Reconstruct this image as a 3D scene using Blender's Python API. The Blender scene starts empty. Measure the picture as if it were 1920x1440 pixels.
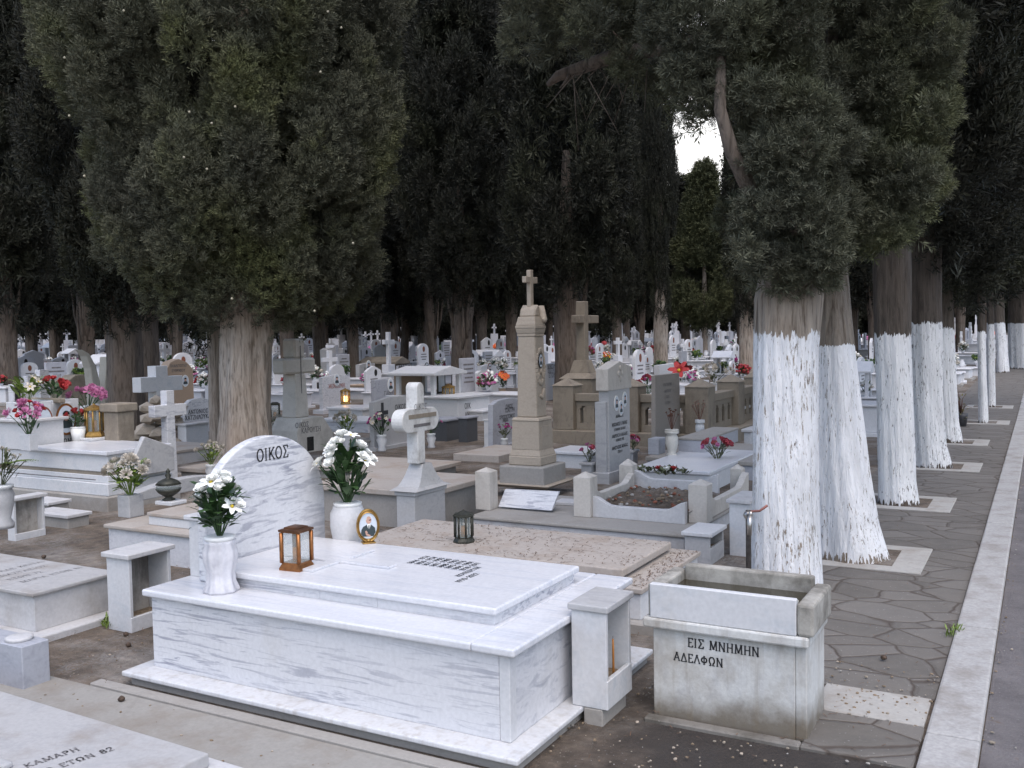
import bpy, bmesh, math, random
import numpy as np
from mathutils import Vector, Matrix
random.seed(7); rng = np.random.default_rng(7)
SC = bpy.context.scene; COL = SC.collection
# ------------------------------------------------------------------ camera (1920x1440 photo frame)
FPX, YAW, PITCH, ROLL = 1798.36, .5056, .049, -.0171
CAM = np.array([1.7037, -3.056, 1.6])
_cy, _sy, _cp, _sp = math.cos(YAW), math.sin(YAW), math.cos(PITCH), math.sin(PITCH)
FW = np.array([-_sy*_cp, _cy*_cp, -_sp]); _R = np.array([_cy, _sy, 0.]); _U = np.cross(_R, FW)
_c, _s = math.cos(ROLL), math.sin(ROLL)
RT, UP = _c*_R+_s*_U, -_s*_R+_c*_U
def gz(x, y):
    t = math.hypot(x-1.7, y+3.06); u = max(0., t-19)
    return .0155*u*u/(u+6)
def ray(px, py): return FW+RT*(px-960)/FPX+UP*(720-py)/FPX
def pr(x, y, z):
    d = np.array([x, y, z])-CAM; k = d@FW
    return 960+FPX*(d@RT)/k, 720-FPX*(d@UP)/k, k
def at(px, py, z=0.):                       # point of a horizontal plane seen at a photo pixel
    d = ray(px, py); t = (z-CAM[2])/d[2]; return CAM+d*t
def atg(px, py):                            # point of the (gently rising) ground
    d = ray(px, py); t0 = 2.
    for i in range(4000):
        p = CAM+d*t0
        if p[2] <= gz(p[0], p[1]): break
        t0 += .03
    return p
def atd(px, py, d): return CAM+ray(px, py)*d
def onX(px, py, X): d = ray(px, py); return CAM+d*((X-CAM[0])/d[0])
def onY(px, py, Y): d = ray(px, py); return CAM+d*((Y-CAM[1])/d[1])
def bis(f, a, b):
    fa = f(a)
    for i in range(50):
        m = .5*(a+b); fm = f(m)
        if (fm > 0) == (fa > 0): a, fa = m, fm
        else: b = m
    return .5*(a+b)
def zfor(py, X, Y): return bis(lambda z: pr(X, Y, z)[1]-py, -2, 12)
def cbox(n, lx, rx, ty, z0=None):           # box from near corner, left / right extents, top
    P = atg(*n) if z0 is None else at(n[0], n[1], z0)
    X, Y, z = P
    x0 = bis(lambda x: pr(x, Y, z)[0]-lx, X-14, X); y1 = bis(lambda y: pr(X, y, z)[0]-rx, Y, Y+14)
    return x0, X, Y, y1, z, zfor(ty, X, Y)
# ------------------------------------------------------------------ mesh builder
class MB:
    def __init__(s): s.v = []; s.f = []; s.m = []; s.sm = []; s.mats = []
    def mi(s, m):
        if m not in s.mats: s.mats.append(m)
        return s.mats.index(m)
    def add(s, vs, fs, mat, smooth=False):
        b = len(s.v); s.v += [tuple(map(float, v)) for v in vs]; k = s.mi(mat)
        for f in fs: s.f.append([i+b for i in f]); s.m.append(k); s.sm.append(smooth)
    def bm(s, bm, mat, smooth=False):
        bm.verts.index_update(); s.add([v.co for v in bm.verts], [[v.index for v in f.verts] for f in bm.faces], mat, smooth); bm.free()
    def box(s, x0, x1, y0, y1, z0, z1, mat, bev=.004, seg=1, rot=None):
        x0, x1 = sorted((x0, x1)); y0, y1 = sorted((y0, y1)); z0, z1 = sorted((z0, z1))
        bm = bmesh.new(); bmesh.ops.create_cube(bm, size=1)
        for v in bm.verts: v.co = Vector(((x0+x1)/2+v.co.x*(x1-x0), (y0+y1)/2+v.co.y*(y1-y0), (z0+z1)/2+v.co.z*(z1-z0)))
        bev = min(bev, .3*min(x1-x0, y1-y0, z1-z0))
        if bev > .0005: bmesh.ops.bevel(bm, geom=bm.edges[:], offset=bev, segments=seg, affect='EDGES', profile=.5)
        if rot is not None:
            c = Vector(((x0+x1)/2, (y0+y1)/2, z0)); M = Matrix.Translation(c)@rot@Matrix.Translation(-c)
            bm.transform(M)
        s.bm(bm, mat, False)
    def frus(s, cx, cy, z0, z1, a0, b0, a1, b1, mat, bev=.004):   # tapered box (half sizes at bottom / top)
        bm = bmesh.new(); bmesh.ops.create_cube(bm, size=2)
        for v in bm.verts:
            t = v.co.z > 0; v.co = Vector((cx+v.co.x*(a1 if t else a0), cy+v.co.y*(b1 if t else b0), z1 if t else z0))
        bmesh.ops.remove_doubles(bm, verts=bm.verts[:], dist=.0003)
        if bev and min(a1, b1) > bev*2: bmesh.ops.bevel(bm, geom=bm.edges[:], offset=bev, segments=1, affect='EDGES')
        s.bm(bm, mat)
    def prism(s, pts, ext, mat, bev=.0, seg=1):
        bm = bmesh.new(); vs = [bm.verts.new(p) for p in pts]; f = bm.faces.new(vs)
        r = bmesh.ops.extrude_face_region(bm, geom=[f]); e = Vector(ext)
        for g in r['geom']:
            if isinstance(g, bmesh.types.BMVert): g.co += e
        bmesh.ops.recalc_face_normals(bm, faces=bm.faces[:])
        if bev:
            ed = [e_ for e_ in bm.edges if len(e_.link_faces) == 2 and e_.calc_face_angle(0) > .5]
            bmesh.ops.bevel(bm, geom=ed, offset=bev, segments=seg, affect='EDGES', profile=.5)
        s.bm(bm, mat)
    def lathe(s, cx, cy, prof, mat, seg=28, flute=0, nf=8, cap=True, smooth=True):
        vs = []; fs = []; n = len(prof)
        for (z, r) in prof:
            for k in range(seg):
                a = 2*math.pi*k/seg; rr = r*(1+flute*math.cos(nf*a)); vs.append((cx+rr*math.cos(a), cy+rr*math.sin(a), z))
        for i in range(n-1):
            for k in range(seg):
                k2 = (k+1) % seg; fs.append([i*seg+k, i*seg+k2, (i+1)*seg+k2, (i+1)*seg+k])
        if cap: fs += [list(range(seg))[::-1], [(n-1)*seg+k for k in range(seg)]]
        s.add(vs, fs, mat, smooth)
    def tube(s, pts, rad, mat, seg=8, cap=True):
        pts = [Vector(p) for p in pts]; vs = []; fs = []; n = len(pts)
        if not hasattr(rad, '__len__'): rad = [rad]*n
        a = None
        for i, p in enumerate(pts):
            t = (pts[min(i+1, n-1)]-pts[max(i-1, 0)]).normalized()
            if a is None: a = t.orthogonal().normalized()
            a = (a-t*a.dot(t)).normalized(); b = t.cross(a)
            for k in range(seg):
                an = 2*math.pi*k/seg; vs.append(p+(a*math.cos(an)+b*math.sin(an))*rad[i])
        for i in range(n-1):
            for k in range(seg):
                k2 = (k+1) % seg; fs.append([i*seg+k, i*seg+k2, (i+1)*seg+k2, (i+1)*seg+k])
        if cap: fs += [list(range(seg))[::-1], [(n-1)*seg+k for k in range(seg)]]
        s.add(vs, fs, mat, True)
    def ball(s, c, r, mat, sx=1, sy=1, sz=1, sub=2, jit=0):
        bm = bmesh.new(); bmesh.ops.create_icosphere(bm, subdivisions=sub, radius=1)
        for v in bm.verts:
            j = 1+random.uniform(-jit, jit); v.co = Vector((c[0]+v.co.x*r*sx*j, c[1]+v.co.y*r*sy*j, c[2]+v.co.z*r*sz*j))
        s.bm(bm, mat, jit == 0)
    def arr(s, V, F, mat):                                       # numpy quads
        b = len(s.v); s.v += V.tolist(); k = s.mi(mat)
        s.f += (F+b).tolist(); s.m += [k]*len(F); s.sm += [False]*len(F)
    def build(s, name, par=None):
        me = bpy.data.meshes.new(name); off = OFF.get(par.name) if par else None
        V = np.array(s.v, dtype=np.float32)
        if off is not None: V = V-np.array(off, dtype=np.float32)
        me.from_pydata(V.tolist(), [], s.f)
        for m in s.mats: me.materials.append(m)
        me.polygons.foreach_set('material_index', s.m); me.polygons.foreach_set('use_smooth', s.sm); me.update()
        o = bpy.data.objects.new(name, me); COL.objects.link(o)
        if par: o.parent = par; OFF[o.name] = off
        return o
OFF = {}
def tag(o, label, cat, group=None):
    o['label'] = label; o['category'] = cat
    if group: o['group'] = group
    return o
def thing(name, label, cat, loc, group=None):
    o = bpy.data.objects.new(name, None); COL.objects.link(o); o.empty_display_size = .1
    o.location = tuple(map(float, loc)); OFF[o.name] = tuple(map(float, loc)); return tag(o, label, cat, group)
def kind(o, k): o['kind'] = k; return o
def single(mb, name, label, cat, loc, group=None):               # a thing that is one mesh, origin at its base
    V = np.array(s_ if False else mb.v)-np.array(loc); mb.v = V.tolist(); o = mb.build(name); o.location = tuple(map(float, loc)); return tag(o, label, cat, group)
KIDS = {}
def copy_tree(o, par=None):
    c = o.copy(); COL.objects.link(c)
    if par: c.parent = par
    for ch in [k for k in o.children]: copy_tree(ch, c)
    return c
# ------------------------------------------------------------------ materials
def new_mat(name):
    m = bpy.data.materials.new(name); m.use_nodes = True; nt = m.node_tree
    return m, nt, nt.nodes['Principled BSDF']
def N(nt, t, **kw):
    n = nt.nodes.new(t)
    for k, v in kw.items():
        if k in n.inputs.keys() if hasattr(n.inputs, 'keys') else False: n.inputs[k].default_value = v
        else: setattr(n, k, v)
    return n
def coords(nt, sc=(1, 1, 1), rot=(0, 0, 0), obj=False):
    if obj: g = nt.nodes.new('ShaderNodeTexCoord').outputs['Object']
    else: g = nt.nodes.new('ShaderNodeNewGeometry').outputs['Position']
    mp = nt.nodes.new('ShaderNodeMapping'); mp.inputs['Scale'].default_value = sc; mp.inputs['Rotation'].default_value = rot
    nt.links.new(g, mp.inputs['Vector']); return mp.outputs['Vector']
def noise(nt, vec, scale, detail=4, rough=.55, dist=0.):
    n = nt.nodes.new('ShaderNodeTexNoise'); n.inputs['Scale'].default_value = scale; n.inputs['Detail'].default_value = detail
    n.inputs['Roughness'].default_value = rough; n.inputs['Distortion'].default_value = dist
    nt.links.new(vec, n.inputs['Vector']); return n.outputs['Fac']
def ramp(nt, fac, stops):
    r = nt.nodes.new('ShaderNodeValToRGB'); e = r.color_ramp.elements
    while len(e) < len(stops): e.new(.5)
    for el, (p, c) in zip(e, stops):
        el.position = p; el.color = (c, c, c, 1) if not hasattr(c, '__len__') else (*c, 1)
    nt.links.new(fac, r.inputs['Fac']); return r.outputs['Color']
def mix(nt, fac, a, b, mode='MIX'):
    m = nt.nodes.new('ShaderNodeMix'); m.data_type = 'RGBA'; m.blend_type = mode
    for sock, v in ((m.inputs['Factor'], fac), (m.inputs['A'], a), (m.inputs['B'], b)): pass
    ins = [i for i in m.inputs if i.enabled] if False else m.inputs
    F, A, B = m.inputs[0], m.inputs[6], m.inputs[7]
    for sock, v in ((F, fac), (A, a), (B, b)):
        if hasattr(v, 'links') or hasattr(v, 'is_linked'): nt.links.new(v, sock)
        elif hasattr(v, '__len__'): sock.default_value = (*v, 1)
        else: sock.default_value = v
    return m.outputs[2]
def math_(nt, op, a, b=None):
    m = nt.nodes.new('ShaderNodeMath'); m.operation = op
    for i, v in enumerate((a, b)):
        if v is None: continue
        if hasattr(v, 'is_linked'): nt.links.new(v, m.inputs[i])
        else: m.inputs[i].default_value = v
    return m.outputs[0]
def bump(nt, b, h, strength=.3, dist=.01):
    n = nt.nodes.new('ShaderNodeBump'); n.inputs['Strength'].default_value = strength; n.inputs['Distance'].default_value = dist
    nt.links.new(h, n.inputs['Height']); nt.links.new(n.outputs['Normal'], b.inputs['Normal'])
def stone(name, base, vein, sc=(1, 5, 7), rot=(0, .06, 0), amt=.6, dirt=0., dcol=(.2, .15, .1), rough=.45, dscale=2.2, fine=.06, lo=.5, hi=.68, foot=0.):
    m, nt, b = new_mat(name)
    v1 = noise(nt, coords(nt, sc, rot), 2.6, 7, .62, 1.1); f = ramp(nt, v1, [(lo, 0.), (hi, 1.)])
    patch = ramp(nt, noise(nt, coords(nt), 1.3, 3), [(.35, .25), (.7, 1.)])
    f = math_(nt, 'MULTIPLY', math_(nt, 'MULTIPLY', f, patch), amt)
    c = mix(nt, f, base, vein)
    c = mix(nt, 1., c, ramp(nt, noise(nt, coords(nt), 55, 3), [(.3, 1-fine*2), (.7, 1.)]), 'MULTIPLY')
    if dirt > 0:
        d = ramp(nt, noise(nt, coords(nt, (1, 1, .8)), dscale, 9, .68), [(.62-.3*dirt, 0.), (.85-.2*dirt, 1.)])
        c = mix(nt, math_(nt, 'MULTIPLY', d, min(1, .35+dirt)), c, dcol)
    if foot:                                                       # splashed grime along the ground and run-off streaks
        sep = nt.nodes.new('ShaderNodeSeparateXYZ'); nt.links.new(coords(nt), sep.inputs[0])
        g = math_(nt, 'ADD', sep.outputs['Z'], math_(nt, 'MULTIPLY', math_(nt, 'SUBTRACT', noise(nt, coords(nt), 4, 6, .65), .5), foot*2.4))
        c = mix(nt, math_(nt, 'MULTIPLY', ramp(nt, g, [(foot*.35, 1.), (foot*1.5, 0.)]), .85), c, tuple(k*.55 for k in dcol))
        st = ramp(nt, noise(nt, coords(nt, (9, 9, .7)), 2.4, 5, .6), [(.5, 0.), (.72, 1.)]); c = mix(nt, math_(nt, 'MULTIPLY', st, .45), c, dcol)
    nt.links.new(c, b.inputs['Base Color']); b.inputs['Roughness'].default_value = rough
    bump(nt, b, noise(nt, coords(nt), 30, 5), .12 if rough < .6 else .35, .006); return m
def plain(name, col, rough=.5, metal=0., var=.25, sc=20, emis=None):
    m, nt, b = new_mat(name)
    c = mix(nt, ramp(nt, noise(nt, coords(nt), sc, 4), [(.3, 0.), (.7, 1.)]), tuple(k*(1-var) for k in col), tuple(min(1, k*(1+var)) for k in col))
    nt.links.new(c, b.inputs['Base Color']); b.inputs['Roughness'].default_value = rough; b.inputs['Metallic'].default_value = metal
    if emis: b.inputs['Emission Color'].default_value = (*emis[0], 1); b.inputs['Emission Strength'].default_value = emis[1]
    return m
WM = (.635, .635, .655); GV = (.22, .23, .29)
MX = stone('marble streaked along grave', WM, GV, (1.3, 7, 18), (0, .09, 0), .85, .1, (.42, .39, .34), .38, lo=.52, hi=.6)
MXT = stone('polished marble lid', (.66, .662, .685), (.40, .44, .52), (.7, 8, 5), (0, 0, .05), .6, 0, rough=.3, lo=.5, hi=.62)
MXH = stone('marble streaked across headstone', (.68, .68, .70), GV, (3, 1.6, 13), (.26, 0, 0), .95, 0, rough=.35, lo=.5, hi=.61)
MXD = stone('marble with slanted grey veins', (.62, .62, .64), (.2, .22, .28), (2.5, 2.5, 8), (.2, .9, .3), .95, .1, (.4, .37, .32), .4)
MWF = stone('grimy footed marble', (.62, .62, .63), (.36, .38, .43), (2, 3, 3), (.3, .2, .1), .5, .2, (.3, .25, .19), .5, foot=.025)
MW = stone('white marble', (.60, .60, .61), (.36, .42, .47), (2, 3, 3), (.3, .2, .1), .5, .12, (.42, .38, .32), .5)
MWD = stone('weathered white marble', (.54, .53, .53), (.28, .28, .31), (2, 3, 3), (.3, .5, .1), .5, .4, (.24, .20, .16), .62)
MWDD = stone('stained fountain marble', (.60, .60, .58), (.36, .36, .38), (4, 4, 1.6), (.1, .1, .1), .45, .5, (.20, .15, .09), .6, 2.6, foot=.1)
MG = stone('grey marble', (.40, .41, .45), (.2, .21, .25), (1.5, 4, 5), (.3, .4, .1), .7, .1, (.3, .27, .24), .45)
MGL = stone('pale grey marble', (.44, .435, .435), (.25, .25, .28), (1.5, 4, 5), (.6, .5, .2), .7, .12, (.33, .3, .26), .45)
MDK = stone('dark granite', (.085, .09, .1), (.05, .05, .055), (6, 6, 6), (0, 0, 0), .5, 0, rough=.3)
MS = stone('sandy stone', (.41, .345, .275), (.26, .215, .165), (2, 2, 5), (.1, .1, .1), .6, .3, (.17, .135, .1), .8)
MSD = stone('weathered brown stone', (.27, .23, .18), (.15, .125, .1), (3, 3, 2), (.1, .1, .1), .7, .45, (.09, .07, .055), .85)
MSP = stone('dusty beige slab', (.40, .358, .32), (.30, .26, .225), (2, 4, 2), (0, 0, .3), .6, .42, (.26, .18, .12), .85)
MCC = stone('cement', (.33, .31, .285), (.23, .21, .19), (3, 3, 3), (0, 0, 0), .5, .35, (.19, .16, .13), .9)
MBR = stone('tan stone', (.42, .31, .22), (.3, .22, .16), (2, 2, 2), (0, 0, 0), .5, .2, (.2, .14, .1), .7)
LET = plain('dark letter paint', (.03, .03, .033), .6, 0, .3)
LETG = plain('faded letter paint', (.16, .15, .15), .7, 0, .4)
COPPER = plain('copper brown metal', (.30, .125, .045), .36, .75, .3, 30)
COPD = plain('dark copper lid', (.13, .06, .03), .4, .6, .35, 30)
BRASS = plain('worn brass', (.33, .2, .06), .4, .7, .3, 30)
BRZ = plain('dark bronze', (.045, .045, .035), .5, .5, .4, 30)
IRON = plain('grey iron pipe', (.09, .08, .075), .55, .5, .4, 30)
CHROME = plain('dull chrome', (.4, .38, .36), .3, .9, .2, 30)
WHT = plain('white glaze', (.78, .78, .76), .35, 0, .04)
BLK = plain('black recess', (.02, .018, .016), .9, 0, .4)  # also put on flat plates as the shade inside niches and openings
GLS, _nt, _b = new_mat('greenish lantern glass'); _b.inputs['Base Color'].default_value = (.50, .56, .54, 1); _b.inputs['Roughness'].default_value = .08; _b.inputs['Alpha'].default_value = .3
RED = plain('red petal', (.38, .03, .032), .6, 0, .35, 60); PINK = plain('pink petal', (.50, .17, .32), .6, 0, .35, 60)
DROSE = plain('dusty red petal', (.36, .05, .07), .65, 0, .4, 60); ORG = plain('orange petal', (.75, .13, .025), .6, 0, .35, 60)
WHP = plain('white petal', (.82, .82, .78), .6, 0, .08, 60); CRM = plain('faded cream petal', (.52, .47, .40), .7, 0, .3, 60)
YEL = plain('yellow flower centre', (.62, .45, .03), .7, 0, .2, 60); MAG = plain('magenta petal', (.38, .05, .22), .6, 0, .35, 60); PUR = plain('purple petal', (.30, .10, .48), .6, 0, .35, 60)
DRY = plain('dried flower', (.14, .07, .05), .8, 0, .5, 60)
LEAF = plain('dark green leaf', (.035, .075, .022), .5, 0, .45, 40); LEAF2 = plain('yellow green leaf', (.13, .19, .03), .55, 0, .4, 40); LEAFD = plain('dull grey green leaf', (.08, .09, .045), .7, 0, .4, 40)
SKIN = plain('printed skin', (.5, .3, .23), .5, 0, .1); SUIT = plain('printed dark suit', (.03, .045, .05), .5, 0, .1); PBG = plain('printed pale backdrop', (.55, .60, .66), .4, 0, .08)
WAX = plain('brown beeswax', (.42, .17, .03), .5, 0, .15); SAND = plain('brown sand', (.2, .15, .1), .95, 0, .4, 60)
FLAME = plain('candle flame', (1, .6, .2), .5, 0, 0, 20, ((1, .5, .15), 6.))
BLUE = plain('blue sign paint', (.03, .2, .34), .5, 0, .2); PLAST = plain('dark grey plastic pot', (.05, .05, .055), .5, 0, .3)
BRN = plain('red brown clay', (.2, .07, .04), .8, 0, .3)
def water_mat():
    m, nt, b = new_mat('still murky water'); b.inputs['Base Color'].default_value = (.035, .03, .018, 1); b.inputs['Roughness'].default_value = .06; return m
WATER = water_mat()
def foliage_mat(name, cols, sc=.9, rough=.7):
    m, nt, b = new_mat(name)
    f = noise(nt, coords(nt), sc, 4, .6); c = ramp(nt, f, [(.3, cols[0]), (.5, cols[1]), (.68, cols[2])])
    c = mix(nt, ramp(nt, noise(nt, coords(nt), 1.7, 5, .7), [(.66, 0.), (.72, .75)]), c, (.10, .072, .048))   # dead brown twigs
    c = mix(nt, 1., c, ramp(nt, noise(nt, coords(nt), 28, 2), [(.3, .55), (.7, 1.3)]), 'MULTIPLY')
    nt.links.new(c, b.inputs['Base Color']); b.inputs['Roughness'].default_value = rough; b.inputs['Specular IOR Level'].default_value = .25; return m
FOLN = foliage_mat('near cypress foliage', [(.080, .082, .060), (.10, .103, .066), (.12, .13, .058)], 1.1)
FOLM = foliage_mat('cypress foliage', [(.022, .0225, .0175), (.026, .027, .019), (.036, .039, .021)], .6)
FOLG = foliage_mat('sunward cypress foliage', [(.05, .056, .03), (.065, .072, .034), (.085, .09, .04)], .5)  # lighter tint paints the sunlit look of the tree under the sky gap
def bark(name, base, dark, paint=None, ph=1.5, speck=.5, jg=1.):
    m, nt, b = new_mat(name); vec = coords(nt, (9, 9, 1.1), obj=True)
    h = noise(nt, vec, 3.2, 8, .65, .4); c = ramp(nt, h, [(.36, dark), (.5, base), (.66, tuple(min(1, k*1.35) for k in base))])
    c = mix(nt, ramp(nt, noise(nt, coords(nt, (1, 1, .5), obj=True), 2.2, 3), [(.35, 0.), (.7, .5)]), c, (base[0]*1.05, base[1]*.85, base[2]*.7))
    if paint:
        sep = nt.nodes.new('ShaderNodeSeparateXYZ'); tc = nt.nodes.new('ShaderNodeTexCoord'); nt.links.new(tc.outputs['Object'], sep.inputs[0])
        jag = math_(nt, 'MULTIPLY', math_(nt, 'SUBTRACT', noise(nt, coords(nt, (26, 26, 1.6), obj=True), 3, 5), .5), .3*jg)
        broad = math_(nt, 'MULTIPLY', math_(nt, 'SUBTRACT', noise(nt, coords(nt, (3, 3, .2), obj=True), 2, 2), .5), .3*jg)
        e = math_(nt, 'LESS_THAN', math_(nt, 'ADD', math_(nt, 'ADD', sep.outputs['Z'], jag), broad), ph)
        # flakes where the wash has come off the ridges
        fl = ramp(nt, math_(nt, 'ADD', math_(nt, 'MULTIPLY', noise(nt, coords(nt, (20, 20, 3.2), obj=True), 3.4, 5, .75, .5), .8), math_(nt, 'MULTIPLY', noise(nt, coords(nt, (2.5, 2.5, 1), obj=True), 2, 2), .2)), [(.605-.05*speck, 1.), (.635-.05*speck, 0.)])
        foot = math_(nt, 'GREATER_THAN', math_(nt, 'ADD', sep.outputs['Z'], math_(nt, 'MULTIPLY', math_(nt, 'SUBTRACT', noise(nt, coords(nt, (20, 20, 1.5), obj=True), 2.5, 3), .5), .28)), .03)
        msk = math_(nt, 'MULTIPLY', math_(nt, 'MULTIPLY', e, fl), foot)
        wcol = mix(nt, ramp(nt, noise(nt, coords(nt, (3, 3, 1), obj=True), 2.5, 5), [(.35, 0.), (.7, 1.)]), tuple(k*.82 for k in paint), paint)
        c = mix(nt, msk, c, wcol)
    nt.links.new(c, b.inputs['Base Color']); b.inputs['Roughness'].default_value = .85
    bump(nt, b, h, .9, .04 if paint else .025); return m
BKG = bark('grey brown bark', (.115, .093, .075), (.035, .027, .02))
BKN = bark('near bark with whitewash', (.26, .225, .185), (.07, .055, .042), (.82, .82, .83), 1.58, 1.0, .6)
BKN2 = bark('second bark with whitewash', (.20, .175, .145), (.06, .048, .037), (.80, .80, .81), 1.5, .6, .25)
BKW = bark('bark with whitewash', (.075, .062, .05), (.025, .02, .016), (.80, .80, .80), 1.55, .5, .5)
BKWs = [BKW, bark('bark with high whitewash', (.065, .053, .043), (.022, .018, .014), (.76, .76, .76), 1.68, .75, .45), bark('bark with worn whitewash', (.08, .066, .052), (.025, .02, .016), (.80, .80, .80), 1.6, .7, .6)]
BKL = bark('pale ridged bark', (.34, .295, .25), (.13, .11, .088))
# ------------------------------------------------------------------ lettering (own stroke glyphs, capitals with small serifs)
def arc(cx, cy, rx, ry, a0, a1, n=14): return [(cx+rx*math.cos(math.radians(a0+(a1-a0)*i/n)), cy+ry*math.sin(math.radians(a0+(a1-a0)*i/n))) for i in range(n+1)]
def _g():
    O = arc(.36, .5, .34, .5, 0, 360, 20)
    return {'Ο': (.78, [O]), '0': (.62, [arc(.28, .5, .26, .5, 0, 360, 18)]), 'Θ': (.78, [O, [(.2, .5), (.52, .5)]]), 'Ι': (.34, [[(.14, 0), (.14, 1)]]),
    'Κ': (.72, [[(.12, 0), (.12, 1)], [(.62, 1), (.14, .42)], [(.26, .55), (.66, 0)]]), 'Σ': (.66, [[(.58, .82), (.56, 1), (.06, 1), (.36, .52), (.05, 0), (.56, 0), (.6, .2)]]),
    'Ε': (.62, [[(.12, 0), (.12, 1)], [(.12, 1), (.54, 1), (.54, .86)], [(.12, .52), (.44, .52)], [(.12, 0), (.55, 0), (.56, .16)]]),
    'Μ': (.92, [[(.1, 0), (.14, 1)], [(.14, 1), (.44, .1)], [(.44, .1), (.76, 1)], [(.76, 1), (.8, 0)]]), 'Ν': (.78, [[(.1, 0), (.1, 1)], [(.1, 1), (.64, 0)], [(.64, 0), (.64, 1)]]),
    'Η': (.78, [[(.12, 0), (.12, 1)], [(.64, 0), (.64, 1)], [(.12, .52), (.64, .52)]]), 'Α': (.76, [[(.04, 0), (.36, 1)], [(.36, 1), (.68, 0)], [(.16, .34), (.57, .34)]]),
    'Δ': (.76, [[(.05, 0), (.36, 1), (.68, 0), (.05, 0)]]), 'Λ': (.74, [[(.05, 0), (.36, 1)], [(.36, 1), (.68, 0)]]), 'Φ': (.82, [[(.38, 0), (.38, 1)], arc(.38, .52, .32, .3, 0, 360, 18)]),
    'Ω': (.82, [[(.06, 0), (.26, 0)]+arc(.38, .58, .31, .42, 238, -58, 18)+[(.5, 0), (.7, 0)]]), 'Υ': (.7, [[(.33, 0), (.33, .48)], [(.33, .48), (.04, 1)], [(.33, .48), (.62, 1)]]),
    'Τ': (.68, [[(.32, 0), (.32, 1)], [(.03, .86), (.03, 1), (.62, 1), (.62, .86)]]), 'Γ': (.6, [[(.12, 0), (.12, 1)], [(.12, 1), (.54, 1), (.55, .84)]]),
    'Ρ': (.62, [[(.12, 0), (.12, 1)], [(.12, 1), (.3, 1)]+arc(.32, .75, .22, .25, 90, -90, 10)+[(.12, .5)]]), 'Χ': (.74, [[(.06, 0), (.62, 1)], [(.08, 1), (.64, 0)]]),
    'Π': (.76, [[(.12, 0), (.12, 1)], [(.62, 0), (.62, 1)], [(.12, 1), (.62, 1)]]), 'Β': (.64, [[(.12, 0), (.12, 1)], [(.12, 1)]+arc(.3, .76, .2, .24, 90, -90, 8)+[(.12, .52)], [(.12, .52)]+arc(.32, .26, .24, .26, 90, -90, 8)+[(.12, 0)]]),
    'Ζ': (.64, [[(.08, 1), (.56, 1), (.06, 0), (.58, 0)]]), 'Ξ': (.62, [[(.06, 1), (.56, 1)], [(.14, .52), (.48, .52)], [(.06, 0), (.56, 0)]]), 'Ψ': (.8, [[(.38, 0), (.38, 1)], [(.06, 1)]+arc(.38, .66, .3, .34, 180, 360, 10)+[(.7, 1)]]),
    '1': (.42, [[(.06, .82), (.22, 1), (.22, 0)]]), '2': (.58, [arc(.26, .74, .22, .26, 170, -20, 10)+[(.04, 0), (.52, 0)]]), '3': (.56, [arc(.24, .76, .2, .24, 160, -80, 9)+arc(.24, .26, .24, .27, 80, -160, 9)]),
    '4': (.6, [[(.4, 0), (.4, 1), (.04, .3), (.54, .3)]]), '5': (.56, [[(.48, 1), (.12, 1), (.1, .56)]+arc(.24, .31, .25, .31, 105, -150, 10)]), '6': (.58, [arc(.26, .3, .23, .3, 0, 360, 14), arc(.5, .3, .47, .7, 180, 100, 6)]),
    '7': (.56, [[(.04, 1), (.5, 1), (.18, 0)]]), '8': (.56, [arc(.26, .75, .19, .25, 0, 360, 12), arc(.26, .26, .24, .27, 0, 360, 12)]), '9': (.58, [arc(.26, .7, .23, .3, 0, 360, 14), arc(.02, .7, .47, .7, 0, -80, 6)]),
    '-': (.5, [[(.1, .45), (.38, .45)]]), '.': (.3, [[(.1, 0), (.1, .1)]]), ' ': (.4, [])}
GL = _g()
def text(mb, s, org, u, v, h, mat, w=.075, track=.1, align='l', serif=True, lift=.0015):
    u, v, org = Vector(u).normalized(), Vector(v).normalized(), Vector(org); n = u.cross(v)
    tot = sum(GL.get(c, GL[' '])[0]+track for c in s)*h; x = 0 if align == 'l' else -tot/(2 if align == 'c' else 1)
    for c in s:
        wd, st = GL.get(c, GL[' '])
        for pl in st:
            P = [Vector((p[0]*h+x, p[1]*h)) for p in pl]; thick = w*h
            for a, b in zip(P[:-1], P[1:]):
                d = (b-a)
                if d.length < 1e-6: continue
                d.normalize(); hw = thick*(.85 if abs(d.y) > .5 else .6); nn = Vector((-d.y, d.x))*hw; e = d*hw*.5
                q = [a-nn-e, b-nn+e, b+nn+e, a+nn-e]; mb.add([org+u*k.x+v*k.y+n*lift for k in q], [[0, 1, 2, 3]], mat)
            if serif and len(P) == 2 and abs((P[1]-P[0]).y) > .3*h:
                for k in P:
                    q = [(k.x-.15*h, k.y-.028*h), (k.x+.15*h, k.y-.028*h), (k.x+.15*h, k.y+.028*h), (k.x-.15*h, k.y+.028*h)]
                    mb.add([org+u*a+v*b+n*lift for a, b in q], [[0, 1, 2, 3]], mat)
        x += (wd+track)*h
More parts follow.
